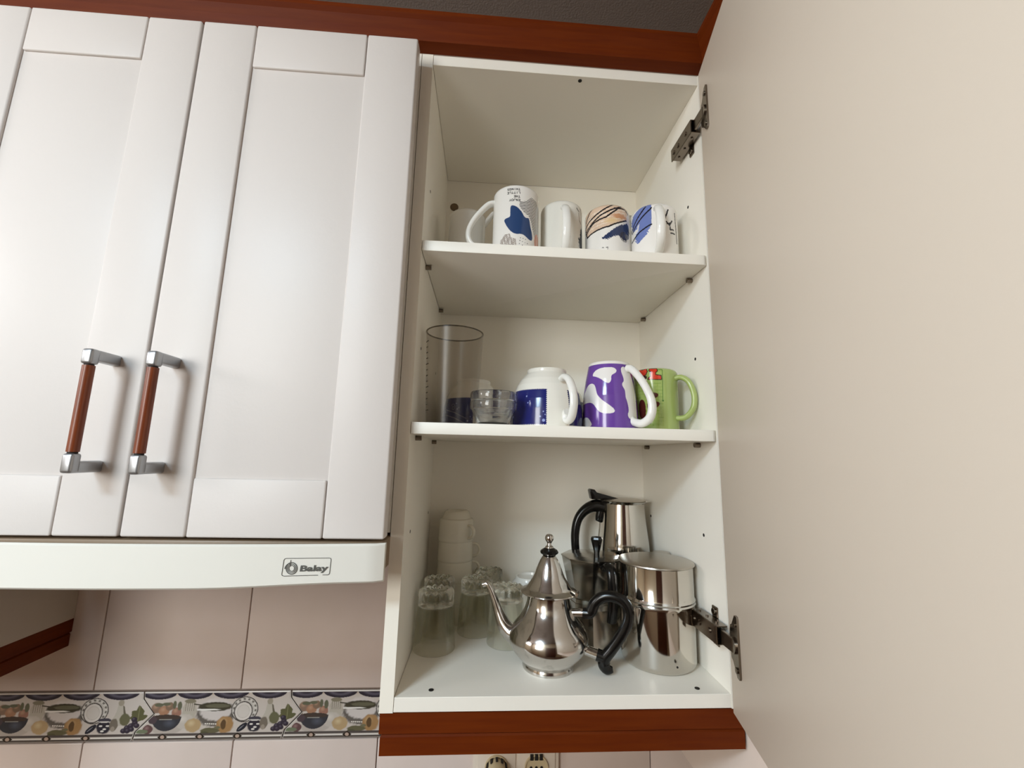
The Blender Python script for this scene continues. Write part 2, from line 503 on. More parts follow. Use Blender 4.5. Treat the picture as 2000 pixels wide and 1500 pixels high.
# decorated border tiles with a chevron joint
def border_tile():
    W, H = 0.2514, 0.0772
    nu, nv = 400, 124
    U, Vv = np.meshgrid(np.linspace(0, 1, nu), np.linspace(0, 1, nv))
    dx = np.interp(Vv, [0, .15, .46, .82, 1], [0, 0.001, .0215, -.006, -.0095])
    X = U * W + dx; Z = -Vv * H
    edge = np.minimum(np.minimum(U, 1 - U) * W, np.minimum(Vv, 1 - Vv) * H)
    Y = np.clip(0.0014 - edge, 0, 1) * 0.9
    verts = np.stack([X, Y, Z], -1).reshape(-1, 3)
    idx = np.arange(nu * nv).reshape(nv, nu)
    F = np.stack([idx[:-1, :-1], idx[1:, :-1], idx[1:, 1:], idx[:-1, 1:]], -1).reshape(-1, 4)
    back = verts.copy().reshape(nv, nu, 3)
    ring = np.concatenate([idx[0, :], idx[1:, -1], idx[-1, -2::-1], idx[-2:0:-1, 0]])
    n0 = len(verts); rv = verts[ring].copy(); rv[:, 1] = 0.006
    verts = np.concatenate([verts, rv]); m = len(ring)
    F = F.tolist() + [(ring[(k + 1) % m], ring[k], n0 + k, n0 + (k + 1) % m) for k in range(m)]
    me = mesh_from('border_tile', verts, F)
    x = (X / W).ravel() * 1440 - 30; y = Vv.ravel() * 480 + 110          # drawing units
    C = np.tile(np.array(lin('#d2c3b7')), (nu * nv, 1))
    E = lambda cx, cy, rx, ry: np.hypot((x - cx) / rx, (y - cy) / ry)
    n = wob(x, y, 0.03); n2 = wob(x, y, 0.07, 2)
    def blob(cx, cy, rx, ry, col, hi=None, a=1.0):
        e = E(cx, cy, rx, ry) + n2 * 0.04
        put(C, np.clip((1 - e) * 6 + .5, 0, 1), col, a)
        if hi: put(C, np.clip(1 - E(cx - rx * .25, cy - ry * .3, rx * .6, ry * .6), 0, 1), hi, 0.8)
    for cx in (120, 465, 820, 1200):                            # swags
        e = E(cx, 112, 178, 74); put(C, (e < 1) & (y > 118), '#38323f'); put(C, np.clip(1 - abs(e - .55) * 4, 0, 1) * (e < 1), '#6f6779', .75)
    put(C, y < 124, '#e2d6ca')
    for cx in (290, 640, 998): blob(cx, 138, 9, 9, '#cdb49c')
    blob(230, 470, 150, 60, '#a99a8c', a=.5)
    blob(690, 330, 190, 130, '#5a5149', a=.9); blob(690, 290, 160, 112, '#d8cbc4', '#efe5de')
    blob(680, 262, 165, 46, '#4d4735'); blob(700, 255, 120, 20, '#6d694e'); blob(600, 292, 130, 9, '#efe9e0')
    blob(430, 300, 70, 110, '#beb19e'); put(C, (abs(x - 430) < 46) & (abs(y - 250) < 55), '#c7baa8')
    for k in range(-2, 3): put(C, soft(abs(x - 430 - k * 20), 3, 3) * (abs(y - 262) < 42), '#7b6f5c')
    blob(430, 205, 56, 22, '#8c8267'); blob(392, 405, 92, 74, '#c9bcae', '#e3d8ca')
    put(C, soft(near_line(x, y, [(470, 235), (540, 245)]), 6, 3), '#4b4637')
    for cx, cy, r, col in ((110, 270, 52, '#96725a'), (185, 300, 52, '#b37a52'), (306, 312, 48, '#a86f57'), (235, 255, 42, '#8d6d52'), (60, 330, 40, '#7d6650')):
        blob(cx, cy, r, r, col, '#cf9d75')
    for cx, cy, rx, ry in ((130, 240, 46, 18), (200, 232, 40, 16), (330, 252, 22, 44), (280, 240, 18, 40), (40, 300, 16, 40)): blob(cx, cy, rx, ry, '#6b6b50')
    e = E(215, 352, 145, 146); put(C, (e < 1) & (y > 362 + n * 5), '#3f3f46'); put(C, (E(215, 362, 140, 26) < 1), '#4f4038')
    put(C, np.clip(1 - E(250, 420, 70, 50), 0, 1), '#5d6274', .7); put(C, soft(abs(y - 384), 3, 3) * (abs(x - 210) < 60), '#b7b3a8')
    blob(50, 480, 48, 45, '#6f4a49', '#a77c78'); blob(85, 390, 42, 38, '#57464c'); blob(-5, 500, 60, 20, '#77805f')
    blob(480, 445, 78, 68, '#c39f66', '#e0c590'); blob(790, 442, 84, 84, '#b4823f', '#d9ae6e'); blob(775, 440, 26, 50, '#6b4d2a')
    for k in range(6): blob(600 + k * 20, 430 + k, 8, 7, '#eee4d6')
    blob(650, 500, 92, 30, '#6e6744'); blob(600, 520, 40, 14, '#5d5a3c'); blob(720, 470, 30, 14, '#7b7350')
    e = E(970, 292, 128, 124)
    put(C, e < 1.04, '#4b443f'); put(C, e < .97, '#c9bfb4'); put(C, (e < .93) & (e > .72), '#d9d0c5')
    ang = np.arctan2(y - 292, x - 970)
    put(C, (e < .92) & (e > .76) & (np.sin(ang * 14) > .15), '#7e756d')
    e = E(958, 312, 84, 92); put(C, e < 1.1, '#58504a'); put(C, e < .98, '#ded3c9'); put(C, e < .74, '#c6b9ae'); put(C, e < .68, '#d8ccc1')
    put(C, inside(x, y, [(1192, 215), (1240, 215), (1262, 330), (1280, 400), (1275, 440), (1150, 440), (1140, 400), (1175, 320)]), '#c2b6a4')
    blob(1215, 215, 28, 30, '#a89b84'); put(C, inside(x, y, [(1235, 240), (1250, 250), (1300, 420), (1270, 440)]), '#6d6450')
    blob(1078, 450, 68, 66, '#37333f'); blob(1080, 385, 62, 22, '#4a4552')
    for cx, cy in ((1050, 440), (1090, 470), (1115, 440), (1070, 490)): blob(cx, cy, 17, 9, '#e6dfd6')
    put(C, (E(1078, 400, 55, 8) < 1), '#d6cec6')
    xr, yr = (x - 960) * .75 + (y - 470) * -.66, (x - 960) * .66 + (y - 470) * .75
    put(C, np.hypot(xr / 62, yr / 26) < 1, '#2f2f3a'); put(C, np.hypot((xr + 8) / 36, (yr + 4) / 5) < 1, '#82828c')
    blob(1170, 430, 40, 62, '#7f7160'); blob(1165, 470, 20, 26, '#a39380')
    L = [(1398, 235), (1430, 275), (1450, 300), (1440, 330), (1490, 345), (1450, 385), (1400, 400), (1350, 395), (1310, 370), (1335, 340), (1330, 300), (1370, 290)]
    put(C, inside(x + n * 4, y + n2 * 3, L), '#66633a'); put(C, soft(near_line(x, y, [(1398, 250), (1395, 390)]), 3, 3), '#8d8a57')
    blob(1270, 380, 50, 60, '#6f6b48')
    for cx, cy in ((1270, 490), (1300, 460), (1335, 440), (1370, 410), (1390, 440), (1345, 475), (1310, 490), (1360, 380)): blob(cx, cy, 28, 25, '#3c3240', '#6d6072')
    put(C, (y > 520) & (y < 545), '#5a4f4b'); put(C, (y > 545) & (y < 551), '#cfc1b4'); put(C, (y > 551) & (y < 560), '#8b7a6c')
    put(C, (y > 552) & (y < 566), '#ece3d9'); put(C, (y > 566) & (y < 584), '#5d524a')
    for cx in (200, 560, 925):
        put(C, (abs(x - cx) / 48 + abs(y - 556) / 34) < 1, '#33291f'); blob(cx, 556, 20, 17, '#c7a68f')
    bd = np.minimum(np.minimum(U, 1 - U) * W, np.minimum(Vv, 1 - Vv) * H).ravel()
    put(C, bd < 0.0009, '#d8cdc2')
    g_ = C.mean(1, keepdims=True); C[:] = (C * 0.72 + g_ * np.array([[1.04, .99, .93]]) * 0.28) * 0.9
    full = np.concatenate([C, np.tile(np.array(lin('#d2c3b7')), (m, 1))])
    set_paint(me, full)
    return me
bt_mesh = border_tile()
M_bt = None
for i in range(-3, 3):
    if i == -3:
        bt = link('border_tile', bt_mesh, 'tile_art', wall_back, True)
    else:
        bt = bpy.data.objects.new('border_tile', bt_mesh); COL.objects.link(bt); bt.parent = wall_back
    bt.location = (-0.4865 + 0.2534 * (i + 0), WY, -0.1390)

# ------------------------------------------------------------------ tall wall cabinet with the open door
W, D = 0.418, 0.2833
Z1, Z2, Z3 = 0.3302, 0.5884, 0.8770
cab = thing('wall_cabinet', 'open white wall cabinet with three compartments of mugs, glasses and coffee pots', 'cabinet', (W / 2, 0.15, -0.0162))
O = tuple(cab.location)
def cbox(name, *a, **k):
    return box(name, *a, parent=cab, off=O, **k)
sp = cbox('side_panel', -0.0165, 0, 0.0004, 0.303, -0.0165, 0.8942, 'melamine')
for a, b in ((-0.0165, 0.2580), (0.2585, 0.8942)): cbox('edge_strip', -0.0165, 0, 0, 0.0004, a, b, 'edge')
sr = cbox('side_panel', W, W + 0.016, 0, 0.303, -0.0165, 0.8942, 'melamine')
bp = cbox('bottom_panel', 0.0004, W, 0.0006, 0.283, -0.0162, 0, 'melamine', bev=0.0005, seg=1)
tp = cbox('top_panel', 0.0004, W, 0.0006, 0.283, Z3, 0.8942, 'melamine', bev=0.0005, seg=1)
cbox('back_panel', 0, W, D, D + 0.004, 0, Z3, 'melamine')
for z in (Z1, Z2):
    bm = bmesh.new(); vs = [(0.0008, 0.0), (W - 0.005, 0.0), (W - 0.0018, 0.0012), (W - 0.0008, 0.004), (W - 0.0008, 0.282), (0.0008, 0.282)]
    prism('shelf', vs, z - 0.0155, z, 'z', 'melamine', cab, O, 0.0006)
    for x, s in ((0, 1), (W, -1)):
        for y in (0.049, 0.248):
            rod('shelf_pin', (x, y, z - 0.0195), (x + s * 0.0085, y, z - 0.0195), 0.0036, 'nickel', cab, 12, O)
for x, s in ((0, 1), (W, -1)):                                   # rows of pin holes
    for z in (0.1825, 0.4422, 0.6966):
        for y in (0.050, 0.248):
            rod('pin_hole', (x, y, z), (x + s * 0.0003, y, z), 0.0024, 'dark', sr if x else sp, 12, O)
rod('screw_cap', (0.0425, 0.0165, 0), (0.0425, 0.0165, 0.0006), 0.0032, 'dark', bp, 14, O)
rod('screw_cap', (0.3810, 0.0140, 0), (0.3810, 0.0140, 0.0006), 0.0032, 'dark', bp, 14, O)
rod('screw_cap', (0.2301, 0.0085, Z3), (0.2301, 0.0085, Z3 - 0.0006), 0.0030, 'dark', tp, 14, O)
rod('hanger_cap', (0.0170, D, 0.8147), (0.0170, D - 0.0012, 0.8147), 0.0088, 'brown_cap', cab, 24, O)['label'] = 'brown round hanger cap'
rod('hanger_cap', (0.4040, D, 0.8112), (0.4040, D - 0.0012, 0.8112), 0.0085, 'grey_cap', cab, 24, O)['label'] = 'grey round hanger cap'

# open door: local frame u along the door's width, n out of the cabinet side, hinged on the right
HP = Vector((0.4137, -0.0100, 0)); DU = Vector((-0.205, -0.979, 0)).normalized(); DN = Vector((-DU.y, DU.x, 0))
DM = Matrix.Translation(HP) @ Matrix(((DU.x, DN.x, 0, 0), (DU.y, DN.y, 0, 0), (0, 0, 1, 0), (0, 0, 0, 1)))
def dbox(name, s0, s1, t0, t1, z0, z1, m, parent, bev=0.001):
    o = box(name, s0, s1, t0, t1, z0, z1, m, None, bev)
    o.data.transform(DM); o.data.transform(Matrix.Translation(-Vector(O)))
    o.parent = parent
    bm = bmesh.new(); bm.from_mesh(o.data); bmesh.ops.recalc_face_normals(bm, faces=bm.faces); bm.to_mesh(o.data); bm.free()
    return o
door = dbox('door', 0, 0.444, 0, 0.018, -0.0160, 0.8850, 'melamine_door', cab, 0.0012)
for s in ((0.0, 0.0705), (0.3735, 0.444)): dbox('stile', s[0], s[1], 0.018, 0.0218, -0.016, 0.885, 'lacquer', door, 0.0015)
for z in ((-0.016, 0.0505), (0.8185, 0.885)): dbox('rail', 0.0717, 0.3723, 0.018, 0.0216, z[0], z[1], 'lacquer', door, 0.0015)
dbox('handle_grip', 0.403, 0.415, 0.048, 0.060, 0.075, 0.170, 'grip', door, 0.004)
for z in (0.062, 0.170): dbox('handle_bracket', 0.402, 0.416, 0.0218, 0.061, z, z + 0.013, 'zinc', door, 0.003)

def hinge(zc, up):
    """concealed hinge: plate and arm on the cabinet side, flange on the door"""
    bm = bmesh.new()
    bm_box(bm, W - 0.0025, W, 0.012, 0.060, zc - 0.0075, zc + 0.0075, 0.0008, 1)
    bm_box(bm, W - 0.0022, W, 0.020, 0.034, zc - 0.0245, zc + 0.0245, 0.0009, 1)
    for dz in (-0.018, 0.018): cyl_bm(bm, (W, 0.027, zc + dz), (W - 0.0045, 0.027, zc + dz), 0.0042, 14)
    h = link('hinge', bm_mesh('hinge', bm), 'nickel', cab, 30, O)
    bm = bmesh.new()                                                # folded channel arm
    bm_box(bm, W - 0.0185, W - 0.0165, -0.006, 0.064, zc - 0.0112, zc + 0.0112, 0.0007, 1)
    for dz in (-0.0112, 0.0097): bm_box(bm, W - 0.0180, W - 0.0035, -0.006, 0.060, zc + dz, zc + dz + 0.0015, 0.0004, 1)
    bm_box(bm, W - 0.0160, W - 0.0035, 0.000, 0.030, zc - 0.0055, zc + 0.0055, 0.0012, 1)
    for y in (0.012, 0.038, 0.054): cyl_bm(bm, (W - 0.0165, y, zc), (W - 0.0200, y, zc), 0.0034, 12)
    for y in (0.006, 0.030, 0.050): cyl_bm(bm, (W - 0.011, y, zc - 0.0128), (W - 0.011, y, zc + 0.0128), 0.0018, 10)
    link('hinge_arm', bm_mesh('hinge_arm', bm), 'nickel', h, 30, O)
    bm = bmesh.new()                                                # link from arm to cup
    a = Vector((W - 0.012, -0.002, zc)); b = HP + DU * 0.026 - DN * 0.003 + Vector((0, 0, zc))
    d = (b - a); ang = math.atan2(d.y, d.x)
    mt = Matrix.Translation((a + b) / 2) @ Matrix.Rotation(ang, 4, 'Z')
    bm_box(bm, -d.length / 2, d.length / 2, -0.0022, 0.0022, -0.0085, 0.0085, 0.0008, 1, mt)
    link('hinge_link', bm_mesh('hinge_link', bm), 'nickel', h, 30, O)
    pts = [(0.0125, -0.013), (0.0140, -0.019), (0.0190, -0.021), (0.0300, -0.0345), (0.0362, -0.0345), (0.0375, -0.032), (0.0375, 0.032), (0.0362, 0.0345), (0.0300, 0.0345), (0.0190, 0.021), (0.0140, 0.019), (0.0125, 0.013)]
    bm = bmesh.new(); A = []; B = []
    for s, z in pts:
        p = HP + DU * s + Vector((0, 0, zc + 0.001 + z)); A.append(bm.verts.new(p)); B.append(bm.verts.new(p - DN * 0.0026))
    bm.faces.new(A); bm.faces.new(B[::-1])
    for i in range(len(pts)):
        j = (i + 1) % len(pts); bm.faces.new((A[j], A[i], B[i], B[j]))
    for dz in (-0.025, 0.025):
        p = HP + DU * 0.031 + Vector((0, 0, zc + dz)); cyl_bm(bm, p - DN * 0.002, p - DN * 0.0042, 0.0034, 12)
    p = HP + DU * 0.024 + Vector((0, 0, zc)); cyl_bm(bm, p - DN * 0.001, p - DN * 0.0048, 0.0098, 20)
    bmesh.ops.recalc_face_normals(bm, faces=bm.faces)
    link('hinge_flange', bm_mesh('hinge_flange', bm), 'nickel', h, 30, O)
hinge(0.798, 1); hinge(0.070, -1)

# ------------------------------------------------------------------ cabinet over the hood with two shaker doors
hc = thing('wall_cabinet', 'closed white shaker wall cabinet with two doors above the range hood', 'cabinet', (-0.317, 0.15, 0.19))
HO = tuple(hc.location)
for a, b in ((-0.0335, -0.0175), (-0.617, -0.601)): box('side_panel', a, b, 0, 0.300, 0.1895, 0.8942, 'melamine', hc, off=HO)
box('bottom_panel', -0.601, -0.0335, 0, 0.300, 0.1895, 0.205, 'melamine', hc, off=HO)
box('top_panel', -0.601, -0.0335, 0, 0.300, 0.878, 0.8942, 'melamine', hc, off=HO)
box('back_panel', -0.601, -0.0335, 0.294, 0.300, 0.205, 0.878, 'melamine', hc, off=HO)
def shaker(x0, x1, hx):
    z0, z1, y1 = 0.1881, 0.8770, -0.0195
    d = box('door', x0, x1, -0.0366, y1, z0, z1, 'lacquer', hc, 0.0024, HO)
    g = 0.0011
    for a, b in ((x0, x0 + 0.0708), (x1 - 0.0708, x1)):
        box('stile', a, b, -0.0405, -0.035, z0, z1, 'lacquer', d, 0.0026, HO, seg=3)
    for a, b in ((z0, z0 + 0.0668), (z1 - 0.0668, z1)):
        box('rail', x0 + 0.0708 + g, x1 - 0.0708 - g, -0.0402, -0.035, a, b, 'lacquer', d, 0.0020, HO, seg=3)
    # bar handle
    bm = bmesh.new()
    cyl_bm(bm, (hx, -0.0752, 0.2822), (hx, -0.0752, 0.3775), 0.0057, 24)
    link('handle_grip', bm_mesh('handle_grip', bm), 'grip', d, 40, HO)
    for zf, zg, s in ((0.3900, 0.3788, 1), (0.2660, 0.2808, -1)):
        bm = bmesh.new()
        lo_, hi_ = (zf - 0.0065, zf + 0.0065)
        bm_box(bm, hx - 0.0056, hx + 0.0056, -0.0808, -0.0400, lo_, hi_, 0.0030, 3)
        a, b = (zg, hi_) if s > 0 else (lo_, zg)
        bm_box(bm, hx - 0.0060, hx + 0.0060, -0.0812, -0.0692, a - (0.0 if s > 0 else 0.0), b, 0.0030, 3)
        link('handle_bracket', bm_mesh('handle_bracket', bm), 'zinc', d, 30, HO)
        rod('handle_neck', (hx, -0.0752, min(zg, zg - s * 0.0025)), (hx, -0.0752, max(zg, zg - s * 0.0025) + 0.0001), 0.0045, 'dark', d, 14, HO)
    return d
shaker(-0.3110, -0.0160, -0.2775)
shaker(-0.6085, -0.3135, -0.3460)

# neighbour cabinet beyond the hood: only its lower side shows under the hood
nb = thing('wall_cabinet', 'white wall cabinet left of the hood, its shaded side over a wooden valance', 'cabinet', (-0.85, 0.15, -0.0165))
NO = tuple(nb.location)
box('side_panel', -0.6415, -0.6255, 0, 0.303, -0.0165, 0.8942, 'melamine_shaded', nb, off=NO)
box('side_panel', -1.0755, -1.0595, 0, 0.303, -0.0165, 0.8942, 'melamine', nb, off=NO)
box('bottom_panel', -1.0595, -0.6415, 0, 0.303, -0.0165, 0, 'melamine', nb, off=NO)
box('top_panel', -1.0595, -0.6415, 0, 0.303, 0.878, 0.8942, 'melamine', nb, off=NO)
box('back_panel', -1.0595, -0.6415, 0.295, 0.303, 0, 0.878, 'melamine', nb, off=NO)
box('door', -1.0745, -0.6265, -0.0405, -0.0195, -0.016, 0.877, 'lacquer', nb, 0.0024, NO)
VP = [(0, -0.0168), (0, -0.0385), (0.0035, -0.0408), (0.0015, -0.0430), (0.0015, -0.0625), (0.020, -0.0625), (0.020, -0.0168)]
nv = thing('light_valance', 'dark shaded wooden valance at lower left, running along the left cabinet side', 'valance', (-0.7, 0.15, -0.0625))
VO = tuple(nv.location)
prism('side_board', [(-0.6255 - y, z) for y, z in VP], lambda p: -0.6255 - p[0], 0.303, 'y', 'wood_y', nv, VO)
prism('front_board', VP, -1.0755, lambda p: -0.6255 - p[0], 'x', 'wood', nv, VO)

tv = thing('light_valance', 'grooved cherry wood valance under the open cabinet with the teapot', 'valance', (0.2, 0.15, -0.0625))
TO = tuple(tv.location)
prism('front_board', VP, lambda p: -0.0150 + p[0], 0.4335, 'x', 'wood', tv, TO)
prism('side_board', [(-0.0150 + y, z) for y, z in VP], lambda p: p[0] + 0.0150, 0.303, 'y', 'wood_y', tv, TO)

# crown moulding with an inside corner at the right
CR = [(0.0, 0.8948), (-0.0185, 0.8975), (-0.0200, 0.9010), (-0.0235, 0.9110), (-0.0300, 0.9215), (-0.0345, 0.9265), (-0.0345, 0.9330), (0.0, 0.9330)]
cm = thing('crown_moulding', 'cherry wood crown moulding along the tops of the wall cabinets', 'moulding', (-0.2, 0, 0.8948))
CO = tuple(cm.location); XR = 0.4365
prism('front_length', CR, -1.30, lambda p: XR + p[0], 'x', 'wood', cm, CO)
prism('return_length', [(XR + y, z) for y, z in CR], lambda p: p[0] - XR, -0.80, 'y', 'wood_y', cm, CO)
# end panel right of the open cabinet, behind the door
tag(box('end_panel', 0.4372, 0.4532, -0.80, WY - 0.001, -0.1815, 0.8945, 'panel'), 'pale pink cream panel showing below the open door at lower right', 'panel')

# ------------------------------------------------------------------ range hood
rh = thing('range_hood', 'white slide-out range hood with a Balay badge under the closed cabinet', 'range hood', (-0.317, 0.12, 0.14))
RO = tuple(rh.location)
box('body', -0.6085, -0.0165, -0.038, 0.296, 0.1500, 0.1850, 'hood_side', rh, 0.002, RO)
def vis_y(x):
    t = (x + 0.3105) / 0.2985
    return -0.0530 - 0.017 * (1 - t * t)
bm = bmesh.new(); N = 60; rows = []
for i in range(N + 1):
    x = -0.609 + 0.597 * i / N; e = min(x + 0.609, -0.012 - x)
    drop = np.clip(min(x + 0.52, -0.10 - x) / 0.16 + .3, 0, 1); drop = drop * drop * (3 - 2 * drop)
    zb = 0.1440 - 0.0040 * drop; zt = 0.1862; y = vis_y(x) + (0.004 if i in (0, N) else 0.0)
    rows.append([bm.verts.new(p) for p in ((x, y + 0.0075, zt - 0.0006), (x, y + 0.0025, zt), (x, y, zt - 0.002), (x, y, zb + 0.002), (x, y + 0.002, zb), (x, y + 0.0075, zb))])
for a, b in zip(rows[:-1], rows[1:]):
    for k in range(6): bm.faces.new((a[k], a[(k + 1) % 6], b[(k + 1) % 6], b[k]))
bm.faces.new(rows[0]); bm.faces.new(rows[-1][::-1])
bmesh.ops.recalc_face_normals(bm, faces=bm.faces)
visor = link('visor', bm_mesh('visor', bm), 'hood', rh, 40, RO)
# badge: frame, ringed emblem and lettering
LX0, LZ0 = -0.1300, 0.1812
def lp(cx, cy):                                     # badge drawing units -> visor front
    x = LX0 + cx * (0.1235 / 2000) + cy * (0.0045 / 818); z = LZ0 + cx * 0.0008 / 2000 - cy * (0.0484 / 818)
    return x, z
def stroke(bm, pts, w, closed=False, lift=0.0004):
    P = [Vector(p) for p in pts]; n = len(P); L = []; Rr = []
    for i in range(n):
        a = P[(i - 1) % n] if closed or i else P[i]; b = P[(i + 1) % n] if closed or i < n - 1 else P[i]
        t = (b - a).normalized(); nn = Vector((-t.y, t.x)) * w / 2
        for arr, q in ((L, P[i] + nn), (Rr, P[i] - nn)):
            x, z = lp(q.x, q.y); arr.append(bm.verts.new((x, vis_y(x) - lift, z)))
    for i in range(n if closed else n - 1):
        j = (i + 1) % n; bm.faces.new((L[i], L[j], Rr[j], Rr[i]))
bm = bmesh.new()
fr = [(760, 467), (185, 470), (160, 460), (150, 440), (155, 415), (185, 190), (200, 168), (225, 160), (955, 165), (975, 172), (982, 190), (980, 225), (955, 435), (945, 455), (930, 463), (835, 463)]
stroke(bm, fr, 11)
badge = link('badge_frame', bm_mesh('badge_frame', bm), 'print', visor, False, RO)
bm = bmesh.new()
for rx, ry, w in ((92, 102, 17), (68, 76, 13), (46, 52, 13)):
    stroke(bm, [(316 + rx * math.cos(a), 337 + ry * math.sin(a)) for a in np.linspace(0, 2 * PI, 40, endpoint=False)], w, True)
stroke(bm, [(302, 190), (298, 245), (292, 300)], 13); stroke(bm, [(200, 345), (215, 300), (245, 265), (285, 250)], 15)
link('badge_emblem', bm_mesh('badge_emblem', bm), 'print', visor, False, RO)
cu = bpy.data.curves.new('lettering', 'FONT'); cu.body = 'Balay'; cu.size = 1.0; cu.shear = 0.12; cu.offset = 0.035; cu.resolution_u = 4
tmp = bpy.data.objects.new('lettering_source', cu); COL.objects.link(tmp)
me = bpy.data.meshes.new_from_object(tmp.evaluated_get(bpy.context.evaluated_depsgraph_get()))
bpy.data.objects.remove(tmp); bpy.data.curves.remove(cu)
co = np.empty(len(me.vertices) * 3); me.vertices.foreach_get('co', co); co = co.reshape(-1, 3)
x0, x1 = co[:, 0].min(), co[:, 0].max(); cap = 0.70
bx = 450 + (co[:, 0] - x0) / (x1 - x0) * 492; by = 390 - co[:, 1] / cap * 100
for i, (a, b) in enumerate(zip(bx, by)):
    x, z = lp(a, b); co[i] = (x, vis_y(x) - 0.0005, z)
me.vertices.foreach_set('co', co.ravel()); me.materials.clear(); me.update()
link('badge_lettering', me, 'print', visor, False, RO)

# ------------------------------------------------------------------ double power outlet under the valance, plug in its left socket
ol = thing('power_outlet', 'cream double wall socket peeking below the valance', 'socket', (0.175, WY, -0.262))
box('frame', -0.078, 0.078, -0.009, 0, -0.042, 0.042, 'outlet', ol, 0.003)
for dx in (-0.0355, 0.0360):
    s = box('socket_plate', dx - 0.0345, dx + 0.0345, -0.0115, -0.008, -0.035, 0.035, 'outlet', ol, 0.0012)
    spin('socket_well', [(0, 0.0016), (0.0188, 0.0016), (0.0196, 0.004), (0.0212, 0.004), (0.0212, 0.0), (0, 0.0)][::-1], 'plug', s, 40).data.transform(Matrix.Translation((dx, -0.0115, 0)) @ Matrix.Rotation(PI / 2, 4, 'X'))
    if dx > 0:
        for px, pz in ((-0.0095, 0), (0.0095, 0), (0, 0)): rod('pin_hole', (dx + px, -0.0118, pz), (dx + px, -0.0138, pz), 0.0025, 'dark', s, 12)
        for k in (-1, 0, 1): box('earth_clip', dx + k * 0.0085 - 0.0028, dx + k * 0.0085 + 0.0028, -0.0158, -0.0125, 0.0130, 0.0215, 'dark', s)
pg = thing('power_plug', 'round cream plug pushed into the left socket below the valance', 'plug', (0.1395, WY - 0.0158, -0.262))
o = spin('plug_body', [(0, 0), (0.0180, 0), (0.0182, 0.010), (0.0165, 0.020), (0.012, 0.026), (0, 0.027)], 'plug', pg, 32); o.data.transform(Matrix.Rotation(PI / 2, 4, 'X'))
bm = bmesh.new()
for k in range(12):
    a = 2 * PI * k / 12; bm_box(bm, 0.0182, 0.0200, -0.010, 0, -0.002, 0.002, 0, 1, Matrix.Rotation(a, 4, 'Y'))
link('plug_ribs', bm_mesh('plug_ribs', bm), 'dark', pg)
tube('cable', [(0, -0.020, -0.014), (0, -0.024, -0.04), (0.004, -0.02, -0.10), (0.01, -0.012, -0.25)], 0.003, 0.003, (1, 0, 0), 'plug', pg)

# ------------------------------------------------------------------ mugs on the upper shelf (upside down)
def mug(name, label, cat, x, y, z, R, h, art, base='#ece8e2', curve=None, rnd=0.009, group=None, prof=None):
    t = thing(name, label, cat, (x, y, z), 0, group)
    f0 = front_angle(x, y)
    outer, inner = prof if prof else mug_profile(R, h, rnd, 0.0035, curve)
    if art: painted_body('body', outer, inner, f0, R, art, t, base, 0.00045)
    else:
        V, F = lathe_arrays(list(inner) + list(outer), np.arange(72) * 2 * PI / 72)
        link('body', mesh_from('body', V, F), 'porcelain', t, 40)
    return t, f0
rad = math.radians

def art_enjoy(C, T, Z, k):
    S = T * k
    blob = [[-11.9, 84.4], [-2.7, 83.7], [6.5, 79.4], [14.6, 73.8], [19.6, 67.2], [26.1, 65.1], [32.1, 66.7], [35.4, 62.9], [37.7, 53.5], [43.0, 44.8], [45.5, 37.4], [44.4, 31.2], [38.2, 29.7], [28.5, 32.7], [21.2, 36.0], [13.1, 37.2], [4.0, 36.2], [-5.0, 37.4], [-14.3, 42.7], [-22.7, 50.7], [-28.9, 58.8], [-29.0, 62.0], [-23.3, 63.8], [-15.1, 64.7], [-13.3, 68.7], [-14.2, 76.0], [-13.7, 81.4]]
    reg = [[39.2, 102.9], [23.7, 93.3], [8.8, 91.6], [7.7, 84.0], [11.8, 79.4], [20.1, 73.6], [32.0, 70.3], [40.6, 61.5], [44.7, 50.7], [55, 36], [75, 40], [80, 90.9], [61.7, 101.4]]
    f = (Z + 0.00088 * (T - 10) ** 2) / 2.55
    put(C, inside(T, Z, reg) * np.clip((0.24 - np.abs(f % 1 - 0.5)) / 0.12 + 0.5, 0, 1), '#2d2c2c')
    put(C, inside(T, Z, rounded(blob)), '#2c4570')
    for (word, zc) in (('ENJOY', 93.4), ('THE', 99.4), ('LITTLE', 105.8), ('THINGS', 111.8)):
        for i, ch in enumerate(word):
            x0 = 8.8 * k - i * 3.55
            for st in FONT[ch]:
                d = near_line(S, Z, [(x0 - p[0] * 2.2, zc + 1.6 - p[1] * 3.2) for p in st])
                put(C, soft(d, 0.46, 0.4), '#1c1c1c')
    g = wob(S, Z, 0.9, 1); br = inside(T, Z, [[-40, 27.3], [-26.4, 36.9], [-12.7, 37.2], [-11.2, 31], [0.5, 28.1], [4, 10], [-42, 10]])
    put(C, br & (np.abs(g) > 0.35), '#8b7b70')
    for t0, z0 in ((12.0, 30.5), (18.7, 30.3), (25.0, 29.4), (10.8, 25.9), (16.8, 24.8), (23.7, 23.9), (9.7, 21.0), (30.3, 23.2), (17, 19), (24, 18), (31, 17)):
        put(C, np.hypot((T - t0) * k, Z - z0) < 0.7, '#3a3635')
    put(C, np.hypot((T - 68) / 15, (Z - 32) / 16) < 1, '#c98568')
t, f0 = mug('mug', 'tall white mug with blue blob print and upside-down ENJOY THE LITTLE THINGS lettering', 'mug', 0.1375, 0.072, Z2, 0.037, 0.1215, art_enjoy, group='printed mugs on the top shelf', rnd=0.0065)
handle_on(t, f0 - rad(84), [(-0.003, 0.1065), (0.008, 0.1035), (0.022, 0.088), (0.033, 0.071), (0.039, 0.053), (0.036, 0.036), (0.020, 0.025), (-0.003, 0.022)], 0.0046, 0.0075, 'porcelain', R=0.037)

